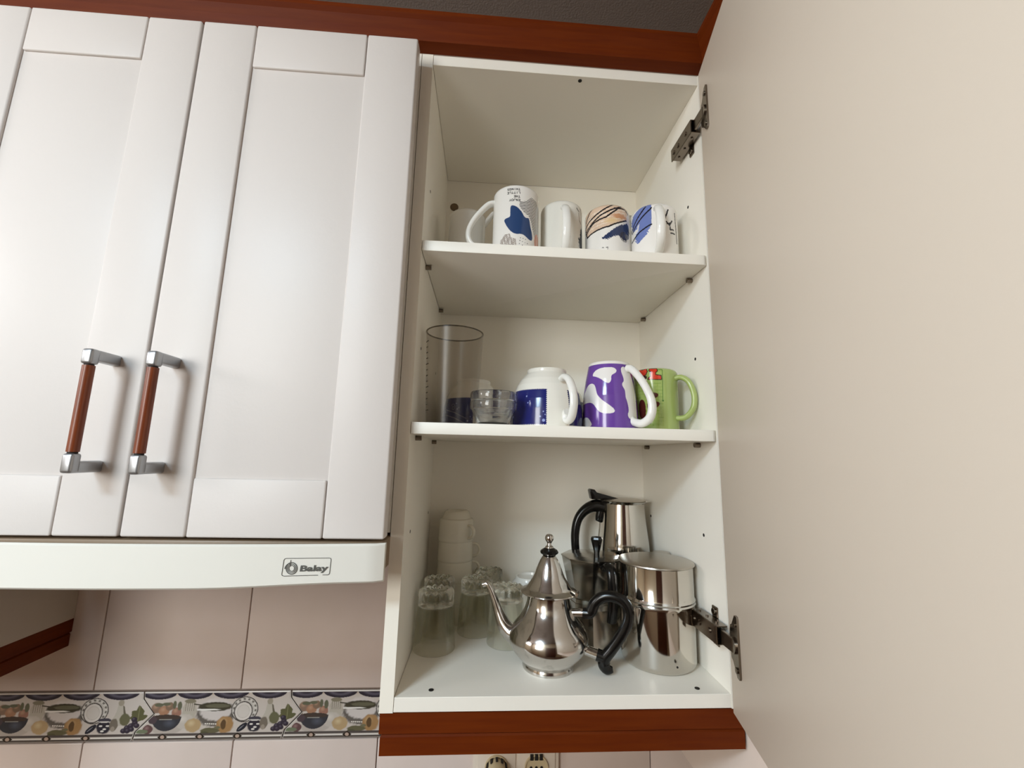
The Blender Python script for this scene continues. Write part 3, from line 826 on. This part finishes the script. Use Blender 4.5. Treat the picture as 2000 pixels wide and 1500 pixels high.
def art_c(C, T, Z, k):
    S = T * k
    put(C, soft(near_line(T, Z, [(46, 107), (56, 103)]), 1.0, .8), '#2b2a2c'); put(C, soft(near_line(T, Z, [(55, 100), (58, 88), (66, 84)]), 1.1, .8), '#2b2a2c')
    put(C, soft(near_line(T, Z, [(62, 110), (75, 92), (92, 86)]), 1.2, .8), '#2b2a2c')
    put(C, inside(T + wob(S, Z, .8) * 2, Z, [(52, 58), (60, 55), (66, 77), (92, 80), (100, 36), (58, 40)]), '#3a4046')
t, f0 = mug('mug', 'tall plain-looking white mug with handle towards the viewer, beside the ENJOY mug', 'mug', 0.2172, 0.098, Z2, 0.0352, 0.1190, art_c, '#e6e3da', group='printed mugs on the top shelf')
handle_on(t, f0 + rad(8), [(-0.003, 0.1010), (0.006, 0.1000), (0.019, 0.088), (0.027, 0.068), (0.027, 0.045), (0.016, 0.026), (-0.003, 0.020)], 0.0042, 0.0068, 'porcelain', R=0.0352)

def art_d(C, T, Z, k):
    S = T * k; w = wob(S, Z, 0.7)
    put(C, inside(T + w * 1.5, Z + w * .6, [[-72, 80], [-60, 60], [-29.9, 63.5], [5.5, 68], [56.5, 82], [62, 104], [40, 112], [-60, 112], [-72, 100]]), '#dcbfa6')
    streak = inside(T, Z, [[-60, 62], [50, 82], [52, 100], [-66, 95]]) & (np.sin((Z - 0.16 * S) * 1.3 + w) > 0.72)
    put(C, streak, '#eee4d8', .8)
    put(C, np.clip(1.3 - np.hypot((S - 7) / 12, (Z - 77 - S * .1) / 5), 0, 1), '#dfc08f', .9)
    put(C, np.clip((1.2 - np.hypot((S - 22) / 14, (Z - 86 - w) / 4.5)) * 2, 0, 1), '#c98d62', .9)
    put(C, inside(T + w * 2.2, Z + wob(S, Z, 1.3) * .9, [[-15.6, 47.4], [5.3, 57], [24.8, 67], [60, 79], [75, 70], [70, 54], [50, 47], [42.2, 46], [28.6, 52], [16.4, 50.1], [-0.5, 45.1]]), '#2f3c5e')
    put(C, (np.hypot((T - 46) / 14, (Z - 52) / 9) < 1) & (wob(S, Z, 1.9, 3) > -.1), '#2b221d')
    for l in ([[-74, 77.9], [-50.4, 84.9], [-22.9, 92.3], [12, 104.1], [22, 108]], [[-70.4, 69.6], [-44.5, 77.6], [-13, 89.1], [32.3, 101.7], [40, 104]],
              [[-64.6, 66.2], [-34.2, 78.7], [-1.7, 83.8], [23.6, 95.9], [32.3, 102.4]], [[-60, 59.2], [-29.9, 62.8], [5.5, 67.3], [56.5, 82.5]],
              [[-66.8, 87.8], [-41.4, 106]], [[-74, 77.9], [-67.2, 68.5], [-60, 59.2]], [[20, 99], [50, 101], [64, 96]]):
        put(C, soft(near_line(S, Z, [(a * k, b) for a, b in l]) + w * .25, 1.3, .5), '#1d1a20')
    put(C, soft(near_line(T, Z, [(-12.5, 31.2), (-10.5, 32), (-8.5, 30.6)]), .6, .6), '#333333'); put(C, soft(near_line(T, Z, [(-3, 31), (1.5, 31.5), (1, 28)]), .6, .6), '#333333')
t, f0 = mug('mug', 'white mug with peach brush print and black scribbled lines, between two other mugs', 'mug', 0.2936, 0.087, Z2, 0.0370, 0.1095, art_d, group='printed mugs on the top shelf', rnd=0.011)
handle_on(t, f0 + rad(172), [(-0.003, 0.088), (0.012, 0.085), (0.024, 0.07), (0.028, 0.05), (0.022, 0.03), (0.008, 0.02), (-0.003, 0.018)], 0.0042, 0.0065, 'porcelain', R=0.037)

def art_e(C, T, Z, k):
    S = T * k; w = wob(S, Z, 0.8, 1)
    put(C, inside(np.where(T < -6, T + w * 3, T), Z + w * .8, [[-66, 82], [-56, 94], [-30, 103], [-2.9, 104], [-4.1, 66.7], [-16.4, 51.7], [-39.6, 41], [-49.8, 50], [-40, 67.8], [-55, 66]]) & (T < -3.4), '#6d7db6')
    put(C, inside(T, Z, [[-41, 72], [-34, 75], [-38, 62], [-44, 60]]), '#e6e2de', .8)
    for l in ([[-66, 68], [-42.4, 84], [-24.1, 95], [-18, 100]], [[-61, 65], [-30.9, 81.7], [-5.6, 94], [-3.5, 96]], [[-64, 50], [-31.8, 60.6], [-4.1, 67.5]],
              [[36.9, 92], [27.8, 76.2]], [[31.5, 71.3], [39.7, 65.7], [47.6, 74.3]], [[33, 68], [44, 70]], [[41.5, 58.8], [52, 59.8]], [[43.4, 53.2], [56, 53.7]], [[41.5, 63], [41.5, 58.8]], [[60, 90], [66, 40]]):
        put(C, soft(near_line(S, Z, [(a * k, b) for a, b in l]) + w * .25, 1.25, .5), '#1b1a22')
t, f0 = mug('mug', 'white mug with periwinkle blue brush print, rightmost on the top shelf', 'mug', 0.3680, 0.072, Z2, 0.0378, 0.1065, art_e, group='printed mugs on the top shelf', rnd=0.011)
handle_on(t, f0 + rad(10), [(-0.003, 0.092), (0.010, 0.089), (0.022, 0.073), (0.027, 0.052), (0.022, 0.032), (0.008, 0.021), (-0.003, 0.019)], 0.0043, 0.0068, 'porcelain', R=0.0378)

t, f0 = mug('mug', 'plain pale mug in the shaded back left corner behind the ENJOY mug', 'mug', 0.0545, 0.150, Z2, 0.0330, 0.1290, None, rnd=0.010)
handle_on(t, f0 + rad(82), [(-0.003, 0.110), (0.006, 0.124), (0.015, 0.134), (0.024, 0.128), (0.028, 0.100), (0.018, 0.060), (-0.003, 0.045)], 0.0042, 0.0065, 'porcelain', R=0.033)

# ------------------------------------------------------------------ middle shelf
BP = [(0.0550, 0.0016), (0.0551, 0.012), (0.0545, 0.028), (0.0527, 0.042), (0.0500, 0.054), (0.0460, 0.065), (0.0405, 0.0745), (0.0345, 0.0815), (0.0312, 0.0850), (0.0306, 0.0868), (0.0306, 0.0900), (0.0298, 0.0915), (0.0280, 0.0915), (0.0265, 0.0885), (0, 0.0885)]
BI = [(0, 0.083), (0.028, 0.081), (0.040, 0.071), (0.047, 0.058), (0.0500, 0.042), (0.0517, 0.02), (0.0520, 0.002), (0.0530, 0.0003)]
def art_navy(C, T, Z, k, squig=False):
    S = T * k
    def panel(t0, t1, ztop):
        s0, s1 = t0 * k, t1 * k
        m = (S > s0) & (S < s1) & (Z > 4.2) & (Z < ztop)
        edge = np.zeros_like(m)
        for d, q in ((S - s0, Z), (S - s1, Z)): edge |= (np.hypot(d, ((q + 1.1) % 3.0) - 1.5) < 1.2) & (Z > 3.5) & (Z < ztop + .6)
        for z0 in (4.2, ztop): edge |= (np.hypot(Z - z0, ((S + 1.1) % 3.0) - 1.5) < 1.2) & (S > s0 - .5) & (S < s1 + .5)
        return m | edge
    put(C, panel(-88, -0.5, 54.5), '#1c2268')
    put(C, panel(38, 128, 54.5), '#1a2058')
    put(C, panel(150, 182, 54.5), '#1a2058'); put(C, panel(-182, -108, 54.5), '#1a2058')
    for t0, z0, r in ((-33.7, 45, 1.2), (-30, 35, 1.0), (-27, 37.5, .8), (-4.5, 22, 1.0), (-1.8, 17.6, .8), (-9.1, 14.8, 1.2), (-4, 9.4, 2.1), (-60, 30, 1.0), (-65, 16, 1.8)):
        put(C, soft(np.hypot((T - t0) * k, Z - z0), r, .5), '#9aa4d6')
    for c0 in (48, -130, -70 if squig else 75, -40 if squig else 95):
        a = np.linspace(0, 9, 30); pts = [(c0 * k + (0.6 + .45 * q) * math.cos(q), 38 + 1.5 * (0.6 + .45 * q) * math.sin(q)) for q in a]
        put(C, soft(near_line(S, Z, pts), 0.38, .4), '#8f93a8')
    if squig:
        for off in (0, 9):
            put(C, soft(near_line(S, Z, [(-85 * k, 18 + off), (-60 * k, 26 + off), (-35 * k, 20 + off), (-12 * k, 10 + off)]), 0.5, .4), '#8f93a8')
def cup(label, x, y, hphi, squig=False):
    t, f0 = mug('breakfast_cup', label, 'cup', x, y, Z1, 0.054, 0.0915, lambda C, T, Z, k: art_navy(C, T, Z, k, squig), '#ece8de', prof=(BP, BI), group='navy and white breakfast cups')
    handle_on(t, hphi if hphi is not None else f0, [(-0.004, 0.0715), (0.004, 0.0735), (0.016, 0.067), (0.0255, 0.052), (0.0290, 0.034), (0.0245, 0.016), (0.0150, 0.0085), (0.0080, 0.0125), (0.0085, 0.0205), (0.0120, 0.0220)], 0.0047, 0.0062, 'porcelain', R=0.0515)
    return t
cup('navy and white breakfast cup with curled handle in front, beside the purple mug', 0.1924, 0.082, front_angle(0.1924, 0.082) + rad(28))
cup('navy and white breakfast cup standing behind the tall clear beaker', 0.0760, 0.205, rad(70), True)
cup('navy and white breakfast cup mostly hidden behind the front cup and purple mug', 0.2310, 0.205, rad(70), True)

def art_cow(C, T, Z, k):
    P = ([[-43.7, 85.5], [-32.5, 91.5], [-9.8, 93.9], [10.9, 93.6], [18.9, 89.8], [17.0, 85.1], [4.4, 81.1], [5.3, 74.2], [0.1, 68.1], [-8.1, 69.8], [-20.8, 76.5], [-35.2, 80.4], [-43.1, 81.2]],
         [[-69.9, 55.5], [-58.5, 67.2], [-45.4, 70.3], [-35.4, 68.2], [-30.4, 61.6], [-26.9, 52.1], [-16.9, 44.0], [1.5, 34.6], [10.5, 28.6], [9.4, 24.1], [-2.8, 22.6], [-19.4, 24.3], [-28.4, 32.2], [-35.8, 38.7], [-47.4, 40.9], [-80, 38.3], [-90, 45]],
         [[-85, 2], [-75.6, 10], [-67.2, 17.1], [-54.9, 18.8], [-44.6, 16.0], [-33.7, 3.0]],
         [[29.4, 88.8], [33.3, 95.2], [44.1, 95.3], [60, 92], [68, 78], [72, 55], [70, 30], [66.1, 10], [52.9, 8], [53.2, 14.4], [40.9, 16.1], [37.1, 21.9], [41.4, 28.2], [39.1, 40.2], [34.3, 49.0], [35.8, 58.3], [29.9, 64.1], [28.8, 68.7], [36.4, 73.7]],
         [[100, 80], [140, 85], [150, 60], [120, 40], [95, 55]])
    put(C, (Z < 99.3) & (Z > 0.5), '#6b459b')
    for p in P: put(C, inside(T, Z, rounded(p)), '#ece8e4')
jr = lambda z: float(np.interp(z, [0, .02, .05, .075, .095, .104], [.0428, .0426, .0405, .0372, .0332, .0318]))
t, f0 = mug('mug', 'purple mug with white cow patches and a white loop handle', 'mug', 0.2912, 0.079, Z1, 0.0415, 0.1045, art_cow, curve=jr, rnd=0.0025)
handle_on(t, f0 + rad(53), [(-0.007, 0.0930), (0.000, 0.0915), (0.0125, 0.078), (0.0250, 0.058), (0.0325, 0.038), (0.0300, 0.019), (0.0170, 0.0095), (0.003, 0.0115), (-0.003, 0.016)], 0.0058, 0.0066, 'porcelain', R=0.0415, taper=[1.05, .95, .95, 1.05, 1.05, 1.0])

def art_green(C, T, Z, k):
    S = T * k
    put(C, np.full(T.shape, True), '#a3b36a')
    put(C, (T > -75) & (T < 20) & (Z > 8) & (Z < 95), '#98ab5a', .8)
    row = np.floor(Z / 5.2); col = (S + (row % 2) * 4) % 8
    put(C, (T > -75) & (T < 20) & (Z > 8) & (Z < 76) & (((Z % 5.2) < .55) | (col < .55)) & (wob(S, Z, .22, 2) > -.5), '#75963a', .75)
    put(C, soft(near_line(S, Z, [(8 * k, 95), (20.1 * k, 95), (18.6 * k, 46)]), .45, .4), '#3c6b22'); put(C, np.hypot((T - 19) * k, Z - 46.5) < 1.3, '#3c6b22')
    def letter(p, g=1.3):
        pts = [(a * k, b) for a, b in p]; put(C, soft(near_line(S, Z, pts + pts[:1]), g, .4), '#26130e'); put(C, inside(S, Z, pts), '#cf3a22')
    letter([[-11.8, 96.6], [6, 96.2], [6.6, 92.6], [2.5, 90.8], [2.5, 86.3], [15.5, 85.2], [16.2, 79.6], [-15, 80.4], [-12.5, 82.7], [-8.5, 84], [-8.5, 93], [-12, 93.5]])
    letter([[-59, 98], [-46, 94], [-39.6, 98.7], [-34, 95], [-22.8, 97.6], [-18, 92.7], [-22, 87.5], [-32.7, 86], [-38, 90], [-48, 86]])
    put(C, inside(S, Z, rounded([(a * k, b) for a, b in [[-55, 86], [-20, 87], [-17, 81], [-36, 76], [-50, 80]]])), '#3a1712')
    for p in ([[-14, 60], [5.9, 58.5], [9.1, 54.8], [3.2, 50.4], [-6, 52]], [[-20, 46], [7.5, 45.6], [12.9, 40.9], [0.2, 34], [-20, 32]], [[-45, 48], [-25, 50], [-22, 20], [-42, 18]]):
        put(C, inside(S, Z, rounded([(a * k, b) for a, b in p])), '#4a1c13')
t, f0 = mug('mug', 'green mug with red block letters, beside the right cabinet side', 'mug', 0.3690, 0.0905, Z1, 0.0350, 0.0985, art_green, '#a3b36a', rnd=0.008)
handle_on(t, f0 + rad(66), [(-0.003, 0.0830), (0.008, 0.0845), (0.0195, 0.076), (0.0265, 0.056), (0.0245, 0.036), (0.0125, 0.0225), (-0.003, 0.0215)], 0.0042, 0.0056, 'green', R=0.035)

bk = thing('beaker', 'tall clear plastic measuring beaker at the left of the middle shelf', 'beaker', (0.0478, 0.066, Z1))
o_, i_ = [], []
for k in range(13):
    z = 0.1405 * k / 12; r = 0.0370 + 0.0066 * k / 12; o_.append((r, max(z, 0.0012))); i_.append((r - 0.0013, z))
spin('wall', [(0, 0), (0.036, 0)] + o_ + [(0.0443, 0.1405), (0.0443, 0.1415), (0.0424, 0.1415)] + i_[::-1][:-1] + [(0.0357, 0.003), (0, 0.003)], 'clear', bk, 72)
spin('rim', [(0.0425 + 0.0010 * math.cos(a), 0.1415 + 0.0010 * math.sin(a)) for a in np.linspace(-PI, PI, 9)], 'rim_clear', bk, 72)
bm = bmesh.new(); fb = front_angle(0.0478, 0.066)
for k in range(13):
    z = 0.020 + k * 0.0085; r = 0.0372 + 0.0066 * z / 0.1405; L = 0.30 if k % 4 == 0 else 0.18
    p = [(math.cos(fb - rad(70) + s * L), math.sin(fb - rad(70) + s * L)) for s in (-.5, 0, .5)]
    for a, b in zip(p[:-1], p[1:]):
        q = [bm.verts.new((c[0] * r, c[1] * r, zz)) for c, zz in ((a, z), (b, z), (b, z + 0.0016), (a, z + 0.0016))]; bm.faces.new(q)
o = link('scale_marks', bm_mesh('scale_marks', bm), 'tick', bk); o['kind'] = 'stuff'

def glass_bowl(label, z):
    b = thing('glass_bowl', label, 'bowl', (0.1095, 0.0300, z), 0, 'small glass bowls')
    spin('bowl', [(0, 0), (0.0205, 0), (0.0222, 0.0015), (0.0250, 0.0070), (0.0292, 0.0170), (0.0310, 0.0215), (0.0328, 0.0222), (0.0334, 0.0245), (0.0334, 0.0300), (0.0328, 0.0330), (0.0318, 0.0340), (0.0308, 0.0330), (0.0304, 0.0240), (0.0285, 0.0205), (0.0225, 0.0085), (0.0195, 0.0045), (0, 0.004)], 'glass_clear', b, 72)
    return b
glass_bowl('small clear glass bowl on the shelf, lower of the two stacked', Z1)
glass_bowl('small clear glass bowl nested on top of its twin', Z1 + 0.0125)

# ------------------------------------------------------------------ bottom compartment: tumblers
def tumbler(label, x, y, s=1.0):
    t = thing('tumbler', label, 'glass', (x, y, 0.0002), 0, 'upturned glass tumblers')
    R_ = lambda z: 0.0306 - 0.0048 * (z - 0.001) / 0.074
    wall = [(0.0292, 0.0002), (0.0300, 0.0), (0.0306, 0.0010)] + [(R_(0.001 + 0.065 * k / 12), 0.001 + 0.065 * k / 12) for k in range(1, 13)]
    wall += [(0.0232, 0.0660), (0.0228, 0.0620), (0.0240, 0.052), (0.0262, 0.034), (0.0280, 0.016), (0.0292, 0.0002)]
    base = [(0, 0.0690), (0.0150, 0.0685), (0.0205, 0.0668), (0.0232, 0.0662), (R_(0.066), 0.0662), (R_(0.071), 0.0710), (0.0258, 0.0760), (0.0259, 0.0790), (0.0258, 0.0830), (0.0248, 0.0865), (0.0225, 0.0880), (0.0170, 0.0876), (0.0110, 0.0862), (0, 0.0855)]
    def warp(px, py, pz):
        r = math.hypot(px, py); a = math.atan2(py, px)
        if r < 0.004: return (px, py, pz)
        w = np.clip((pz - 0.030) / 0.045, 0, 1)
        amp = 0.020 * w + 0.055 * np.clip((pz - 0.074) / 0.008, 0, 1)
        f = 1 + amp * (abs(math.cos(a * 7)) - 0.6)
        return (px * f, py * f, pz + 0.0016 * np.clip((pz - 0.083) / .003, 0, 1) * math.cos(a * 14))
    spin('wall', wall, 'glass', t, 112, warp=warp, smooth=60)
    spin('base', base, 'glass_base', t, 112, warp=warp, smooth=60)
    t.scale = (s, s, 0.945); return t
tumbler('upturned glass tumbler at the very front left of the cabinet floor', 0.0328, 0.1335, 1.03)
tumbler('upturned glass tumbler directly behind the front left one', 0.0310, 0.1965, 0.97)
tumbler('upturned glass tumbler in the middle of the group, left of the teapot spout', 0.0940, 0.1960)
tumbler('upturned glass tumbler at the back, just right of the white cup stack', 0.1140, 0.2530, 0.96)
tumbler('upturned glass tumbler partly hidden behind the teapot spout', 0.1425, 0.1530)

# stack of white cups at the back left
CP = [(0.0318, 0.0012), (0.0320, 0.004), (0.0312, 0.030), (0.0302, 0.0375), (0.0296, 0.0385), (0.0262, 0.0400), (0.0245, 0.0455), (0.0225, 0.0508), (0.0195, 0.0530), (0.0170, 0.0535), (0.0155, 0.0520), (0, 0.0520)]
CI = [(0, 0.0495), (0.019, 0.0490), (0.0228, 0.0440), (0.0240, 0.0392), (0.0288, 0.0368), (0.0296, 0.030), (0.0304, 0.006), (0.0310, 0.0002)]
proto = None
for k, (lab, ha) in enumerate((('white coffee cup at the very bottom of the stack, behind the tumblers', -60), ('white coffee cup second from the bottom of the stack', -20),
                               ('white coffee cup in the middle of the stack', 10), ('white coffee cup just under the top one of the stack', -6), ('white coffee cup on top of the stack in the back left corner', -42))):
    c = thing('coffee_cup', lab, 'cup', (0.0525, 0.2490, 0.0336 * k), rad(ha), 'stacked white coffee cups')
    if proto is None:
        spin('body', CI + CP, 'porcelain_b', c, 56)
        handle_on(c, 0, [(-0.002, 0.0290), (0.007, 0.0285), (0.0125, 0.0215), (0.0110, 0.0125), (0.004, 0.0075), (-0.002, 0.0075)], 0.0023, 0.0036, 'porcelain_b', R=0.0312)
        proto = c
    else:
        for ch in proto.children:
            d = ch.copy(); COL.objects.link(d); d.parent = c

wb = thing('bowl', 'white bowl upside down behind the teapot lid', 'bowl', (0.1870, 0.2340, 0))
spin('body', [(0, 0.070), (0.02, 0.069), (0.036, 0.052), (0.042, 0.02), (0.0435, 0.0), (0.0455, 0.0), (0.0460, 0.004), (0.0440, 0.026), (0.0390, 0.052), (0.0280, 0.070), (0.0250, 0.0735), (0.0245, 0.078), (0.0215, 0.078), (0.0205, 0.0745), (0, 0.0745)], 'porcelain', wb, 56)

# ------------------------------------------------------------------ Moorish silver teapot
tp_ = thing('teapot', 'silver teapot with curved spout, domed lid and black handle', 'teapot', (0.1980, 0.0770, 0), rad(-20))
spin('body', [(0, 0.0012), (0.0335, 0.0012), (0.0340, 0), (0.0362, 0), (0.0366, 0.0022), (0.0358, 0.0045), (0.0352, 0.0062), (0.0390, 0.0105), (0.0455, 0.0170), (0.0515, 0.0240), (0.0550, 0.0310), (0.0560, 0.0370), (0.0550, 0.0430), (0.0520, 0.0500), (0.0470, 0.0570), (0.0415, 0.0640), (0.0368, 0.0710), (0.0332, 0.0780), (0.0311, 0.0850), (0.0303, 0.0915), (0.0306, 0.0950), (0.0370, 0.0962), (0.0385, 0.0970), (0, 0.0974)], 'chrome', tp_, 96)
lid = spin('lid', [(0, 0.0975), (0.0398, 0.0975), (0.0406, 0.0984), (0.0400, 0.0996), (0.0366, 0.1010), (0.0338, 0.1022), (0.0322, 0.1034), (0.0314, 0.1044), (0.0304, 0.1058), (0.0287, 0.1085), (0.0262, 0.1122), (0.0228, 0.1174), (0.0202, 0.1234), (0.0182, 0.1290), (0.0159, 0.1347), (0.0134, 0.1400), (0.0108, 0.1446), (0.0092, 0.1466), (0, 0.1468)], 'chrome', tp_, 80)
spin('lid_collar', [(0, 0.1466), (0.0086, 0.1466), (0.0100, 0.1482), (0.0128, 0.1502), (0.0136, 0.1522), (0.0120, 0.1545), (0.0084, 0.1567), (0.0060, 0.1580), (0, 0.1581)], 'black', lid, 12, smooth=20)
spin('lid_finial', [(0, 0.1578), (0.0064, 0.1578), (0.0060, 0.1592), (0.0034, 0.1612), (0.0030, 0.1640), (0.0042, 0.1660), (0.0060, 0.1688), (0.0064, 0.1712), (0.0058, 0.1740), (0.0036, 0.1764), (0, 0.1772)], 'chrome', lid, 32)
tube('spout', [(-0.044, 0, 0.030), (-0.058, 0, 0.038), (-0.0680, 0, 0.0485), (-0.0755, 0, 0.0635), (-0.0825, 0, 0.0800), (-0.0895, 0, 0.0935), (-0.0945, 0, 0.0985), (-0.1000, 0, 0.0975)], 0.0105, 0.0105, (0, 1, 0), 'chrome', tp_, 20, 6, taper=[1.25, 1.15, .92, .66, .50, .42, .42, .45])
rod('ferrule', (0.028, 0, 0.0728), (0.0500, 0, 0.0748), 0.0056, 'chrome', tp_, 24)
rod('ferrule', (0.0465, 0, 0.0285), (0.0690, 0, 0.0235), 0.0064, 'chrome', tp_, 24)
tube('handle', [(0.0485, 0, 0.0748), (0.0570, 0, 0.0752), (0.0610, 0, 0.0800), (0.0660, 0, 0.0905), (0.0770, 0, 0.0988), (0.0920, 0, 0.1000), (0.1045, 0, 0.0945), (0.1105, 0, 0.0830), (0.1085, 0, 0.0685), (0.1000, 0, 0.0520), (0.0880, 0, 0.0340), (0.0780, 0, 0.0210), (0.0770, 0, 0.0125), (0.0815, 0, 0.0075), (0.0885, 0, 0.0080)], 0.0074, 0.0070, (0, 1, 0), 'black', tp_, 18, 6, taper=[.95, 1.0, 1.05, 1.0, 1, 1, 1, 1, 1, 1, 1.0, 1.1, 1.15, .95, .45])
tube('handle_stub', [(0.0672, 0, 0.0238), (0.0740, 0, 0.0222), (0.0800, 0, 0.0215)], 0.0080, 0.0076, (0, 1, 0), 'black', tp_, 18, 3)
bm = bmesh.new(); cyl_bm(bm, (0.0405, -0.006, 0.0992), (0.0405, 0.006, 0.0992), 0.0022, 12); bm_box(bm, 0.034, 0.042, -0.004, 0.004, 0.0945, 0.0965, 0.0006, 1)
link('lid_hinge', bm_mesh('lid_hinge', bm), 'chrome', tp_, 30)

# octagonal moka pot
mk = thing('moka_pot', 'octagonal aluminium stovetop coffee pot with black knob behind the teapot', 'coffee pot', (0.2810, 0.1600, 0))
f8 = front_angle(0.281, 0.16) + rad(3)
spin('boiler', [(0, 0), (0.0455, 0), (0.0465, 0.002), (0.0360, 0.0540), (0.0385, 0.0545), (0.0385, 0.0620), (0, 0.0620)], 'alu', mk, 8, a0=f8, smooth=False)
spin('pitcher', [(0, 0.0622), (0.0370, 0.0622), (0.0370, 0.0680), (0.0352, 0.0685), (0.0485, 0.1270), (0.0495, 0.1275), (0, 0.1276)], 'alu', mk, 8, a0=f8, smooth=False)
ld = spin('lid', [(0, 0.1278), (0.0498, 0.1278), (0.0500, 0.1298), (0.030, 0.1318), (0.008, 0.1335), (0, 0.1336)], 'alu', mk, 8, a0=f8, smooth=False)
spin('lid_knob', [(0, 0.1318), (0.0050, 0.1318), (0.0046, 0.1390), (0.0058, 0.1440), (0.0098, 0.1600), (0.0088, 0.1628), (0, 0.1632)], 'black', ld, 8, loc=(0.003, -0.024, 0), smooth=20)
ph = rad(-78); c_, s_ = math.cos(ph), math.sin(ph)
tube('handle', [(0.046 * c_, 0.046 * s_, 0.120), (0.058 * c_, 0.058 * s_, 0.126), (0.069 * c_, 0.069 * s_, 0.118), (0.071 * c_, 0.071 * s_, 0.095), (0.070 * c_, 0.070 * s_, 0.072), (0.066 * c_, 0.066 * s_, 0.050)], 0.0052, 0.0082, (-s_, c_, 0), 'black', mk, 14, 6)
bm = bmesh.new(); q = rad(-52)
cyl_bm(bm, (0.047 * math.cos(q) - .005, 0.047 * math.sin(q) - .004, 0.1290), (0.047 * math.cos(q) + .006, 0.047 * math.sin(q) + .005, 0.1290), 0.0032, 14)
bm_box(bm, 0.0425, 0.0505, -0.0045, 0.0045, 0.112, 0.128, 0.001, 1, Matrix.Rotation(q, 4, 'Z'))
link('lid_hinge', bm_mesh('lid_hinge', bm), 'chrome', mk, 30)
q = rad(35)
bm = bmesh.new()
pts = [(0.040, -0.017, 0.126), (0.060, 0, 0.128), (0.040, 0.017, 0.126), (0.036, 0, 0.088)]
vs = [bm.verts.new(Matrix.Rotation(q, 3, 'Z') @ Vector(p)) for p in pts]
for f in ((0, 1, 2), (0, 3, 1), (1, 3, 2), (0, 2, 3)): bm.faces.new([vs[i] for i in f])
bmesh.ops.recalc_face_normals(bm, faces=bm.faces)
link('pouring_lip', bm_mesh('pouring_lip', bm), 'alu', mk)

# tall steel coffee maker at the back
tm = thing('coffee_maker', 'tall tapered stainless steel coffee maker with black arched handle at the back', 'coffee pot', (0.3590, 0.2350, 0))
spin('boiler', [(0, 0), (0.0450, 0), (0.0470, 0.003), (0.0470, 0.080), (0.0445, 0.092), (0.0400, 0.0960), (0.0400, 0.1040), (0, 0.1040)], 'steel', tm, 80)
spin('pitcher', [(0, 0.1042), (0.0450, 0.1042), (0.0478, 0.1075), (0.0480, 0.1120), (0.0455, 0.1420), (0.0415, 0.1760), (0.0382, 0.2030), (0.0380, 0.2065), (0.0425, 0.2105), (0.0432, 0.2112), (0, 0.2113)], 'steel', tm, 80,
     warp=lambda x, y, z: (x * (1 + 0.14 * np.clip((z - 0.200) / 0.011, 0, 1) * max(0, math.cos(math.atan2(y, x) + 0.25)) ** 10), y, z))
ld = spin('lid', [(0, 0.2114), (0.0420, 0.2114), (0.0424, 0.2126), (0.030, 0.2146), (0, 0.2160)], 'steel_lid', tm, 64)
prism('lid_lever', [(-0.060, 0.2130), (-0.0635, 0.2290), (-0.0610, 0.2315), (-0.0540, 0.2305), (-0.0500, 0.2255), (-0.0340, 0.2215), (-0.0080, 0.2150), (-0.0500, 0.2130)], -0.009, 0.009, 'y', 'black', ld, None, 0.001)
tube('handle', [(-0.036, 0, 0.1985), (-0.052, 0, 0.2010), (-0.070, 0, 0.1930), (-0.0835, 0, 0.1765), (-0.0890, 0, 0.1520), (-0.0885, 0, 0.1250), (-0.0850, 0, 0.0980)], 0.0082, 0.0075, (0, 1, 0), 'black', tm, 16, 6, taper=[1.4, 1.35, 1.15, 1, .95, .9, .75])
tube('handle_knuckle', [(-0.040, 0, 0.1950), (-0.0440, 0, 0.1800), (-0.0470, 0, 0.1730)], 0.0075, 0.0060, (0, 1, 0), 'black', tm, 14, 4, taper=[1.2, 1.0, .6])

# two-tier steel flip coffee pot at the right
nq = thing('flip_coffee_pot', 'large cylindrical two-tier stainless coffee pot beside the lower hinge', 'coffee pot', (0.3625, 0.0930, 0))
spin('lower_pot', [(0, 0.0004), (0.0450, 0.0), (0.0490, 0.0010), (0.0518, 0.0040), (0.0530, 0.0085), (0.0530, 0.0800), (0.0534, 0.0830), (0.0544, 0.0850), (0.0534, 0.0872), (0, 0.0873)], 'steel', nq, 112)
spin('upper_pot', [(0, 0.0876), (0.0534, 0.0876), (0.0544, 0.0896), (0.0534, 0.0918), (0.0526, 0.0935), (0.0526, 0.1350), (0, 0.1352)], 'steel', nq, 112)
ld = spin('lid', [(0, 0.1354), (0.0540, 0.1354), (0.0552, 0.1366), (0.0546, 0.1382), (0.0510, 0.1392), (0.0380, 0.1400), (0.018, 0.1412), (0, 0.1414)], 'steel_lid', nq, 96)
fq = front_angle(0.36, 0.093) + rad(27)
rod('vent_hole', (0.0524 * math.cos(fq), 0.0524 * math.sin(fq), 0.0130), (0.0533 * math.cos(fq), 0.0533 * math.sin(fq), 0.0130), 0.0014, 'dark', nq, 10)
qa = rad(205); c_, s_ = math.cos(qa), math.sin(qa)
# small steel canister behind it
sc_ = thing('canister', 'slim steel canister with flat lid, tucked between flip pot and tall coffee maker', 'canister', (0.4015, 0.1650, 0))
spin('body', [(0, 0), (0.0125, 0), (0.0132, 0.001), (0.0132, 0.1260), (0, 0.1262)], 'steel', sc_, 40)
spin('lid', [(0, 0.1264), (0.0142, 0.1264), (0.0142, 0.1335), (0.0132, 0.1348), (0, 0.1352)], 'steel_lid', sc_, 40)
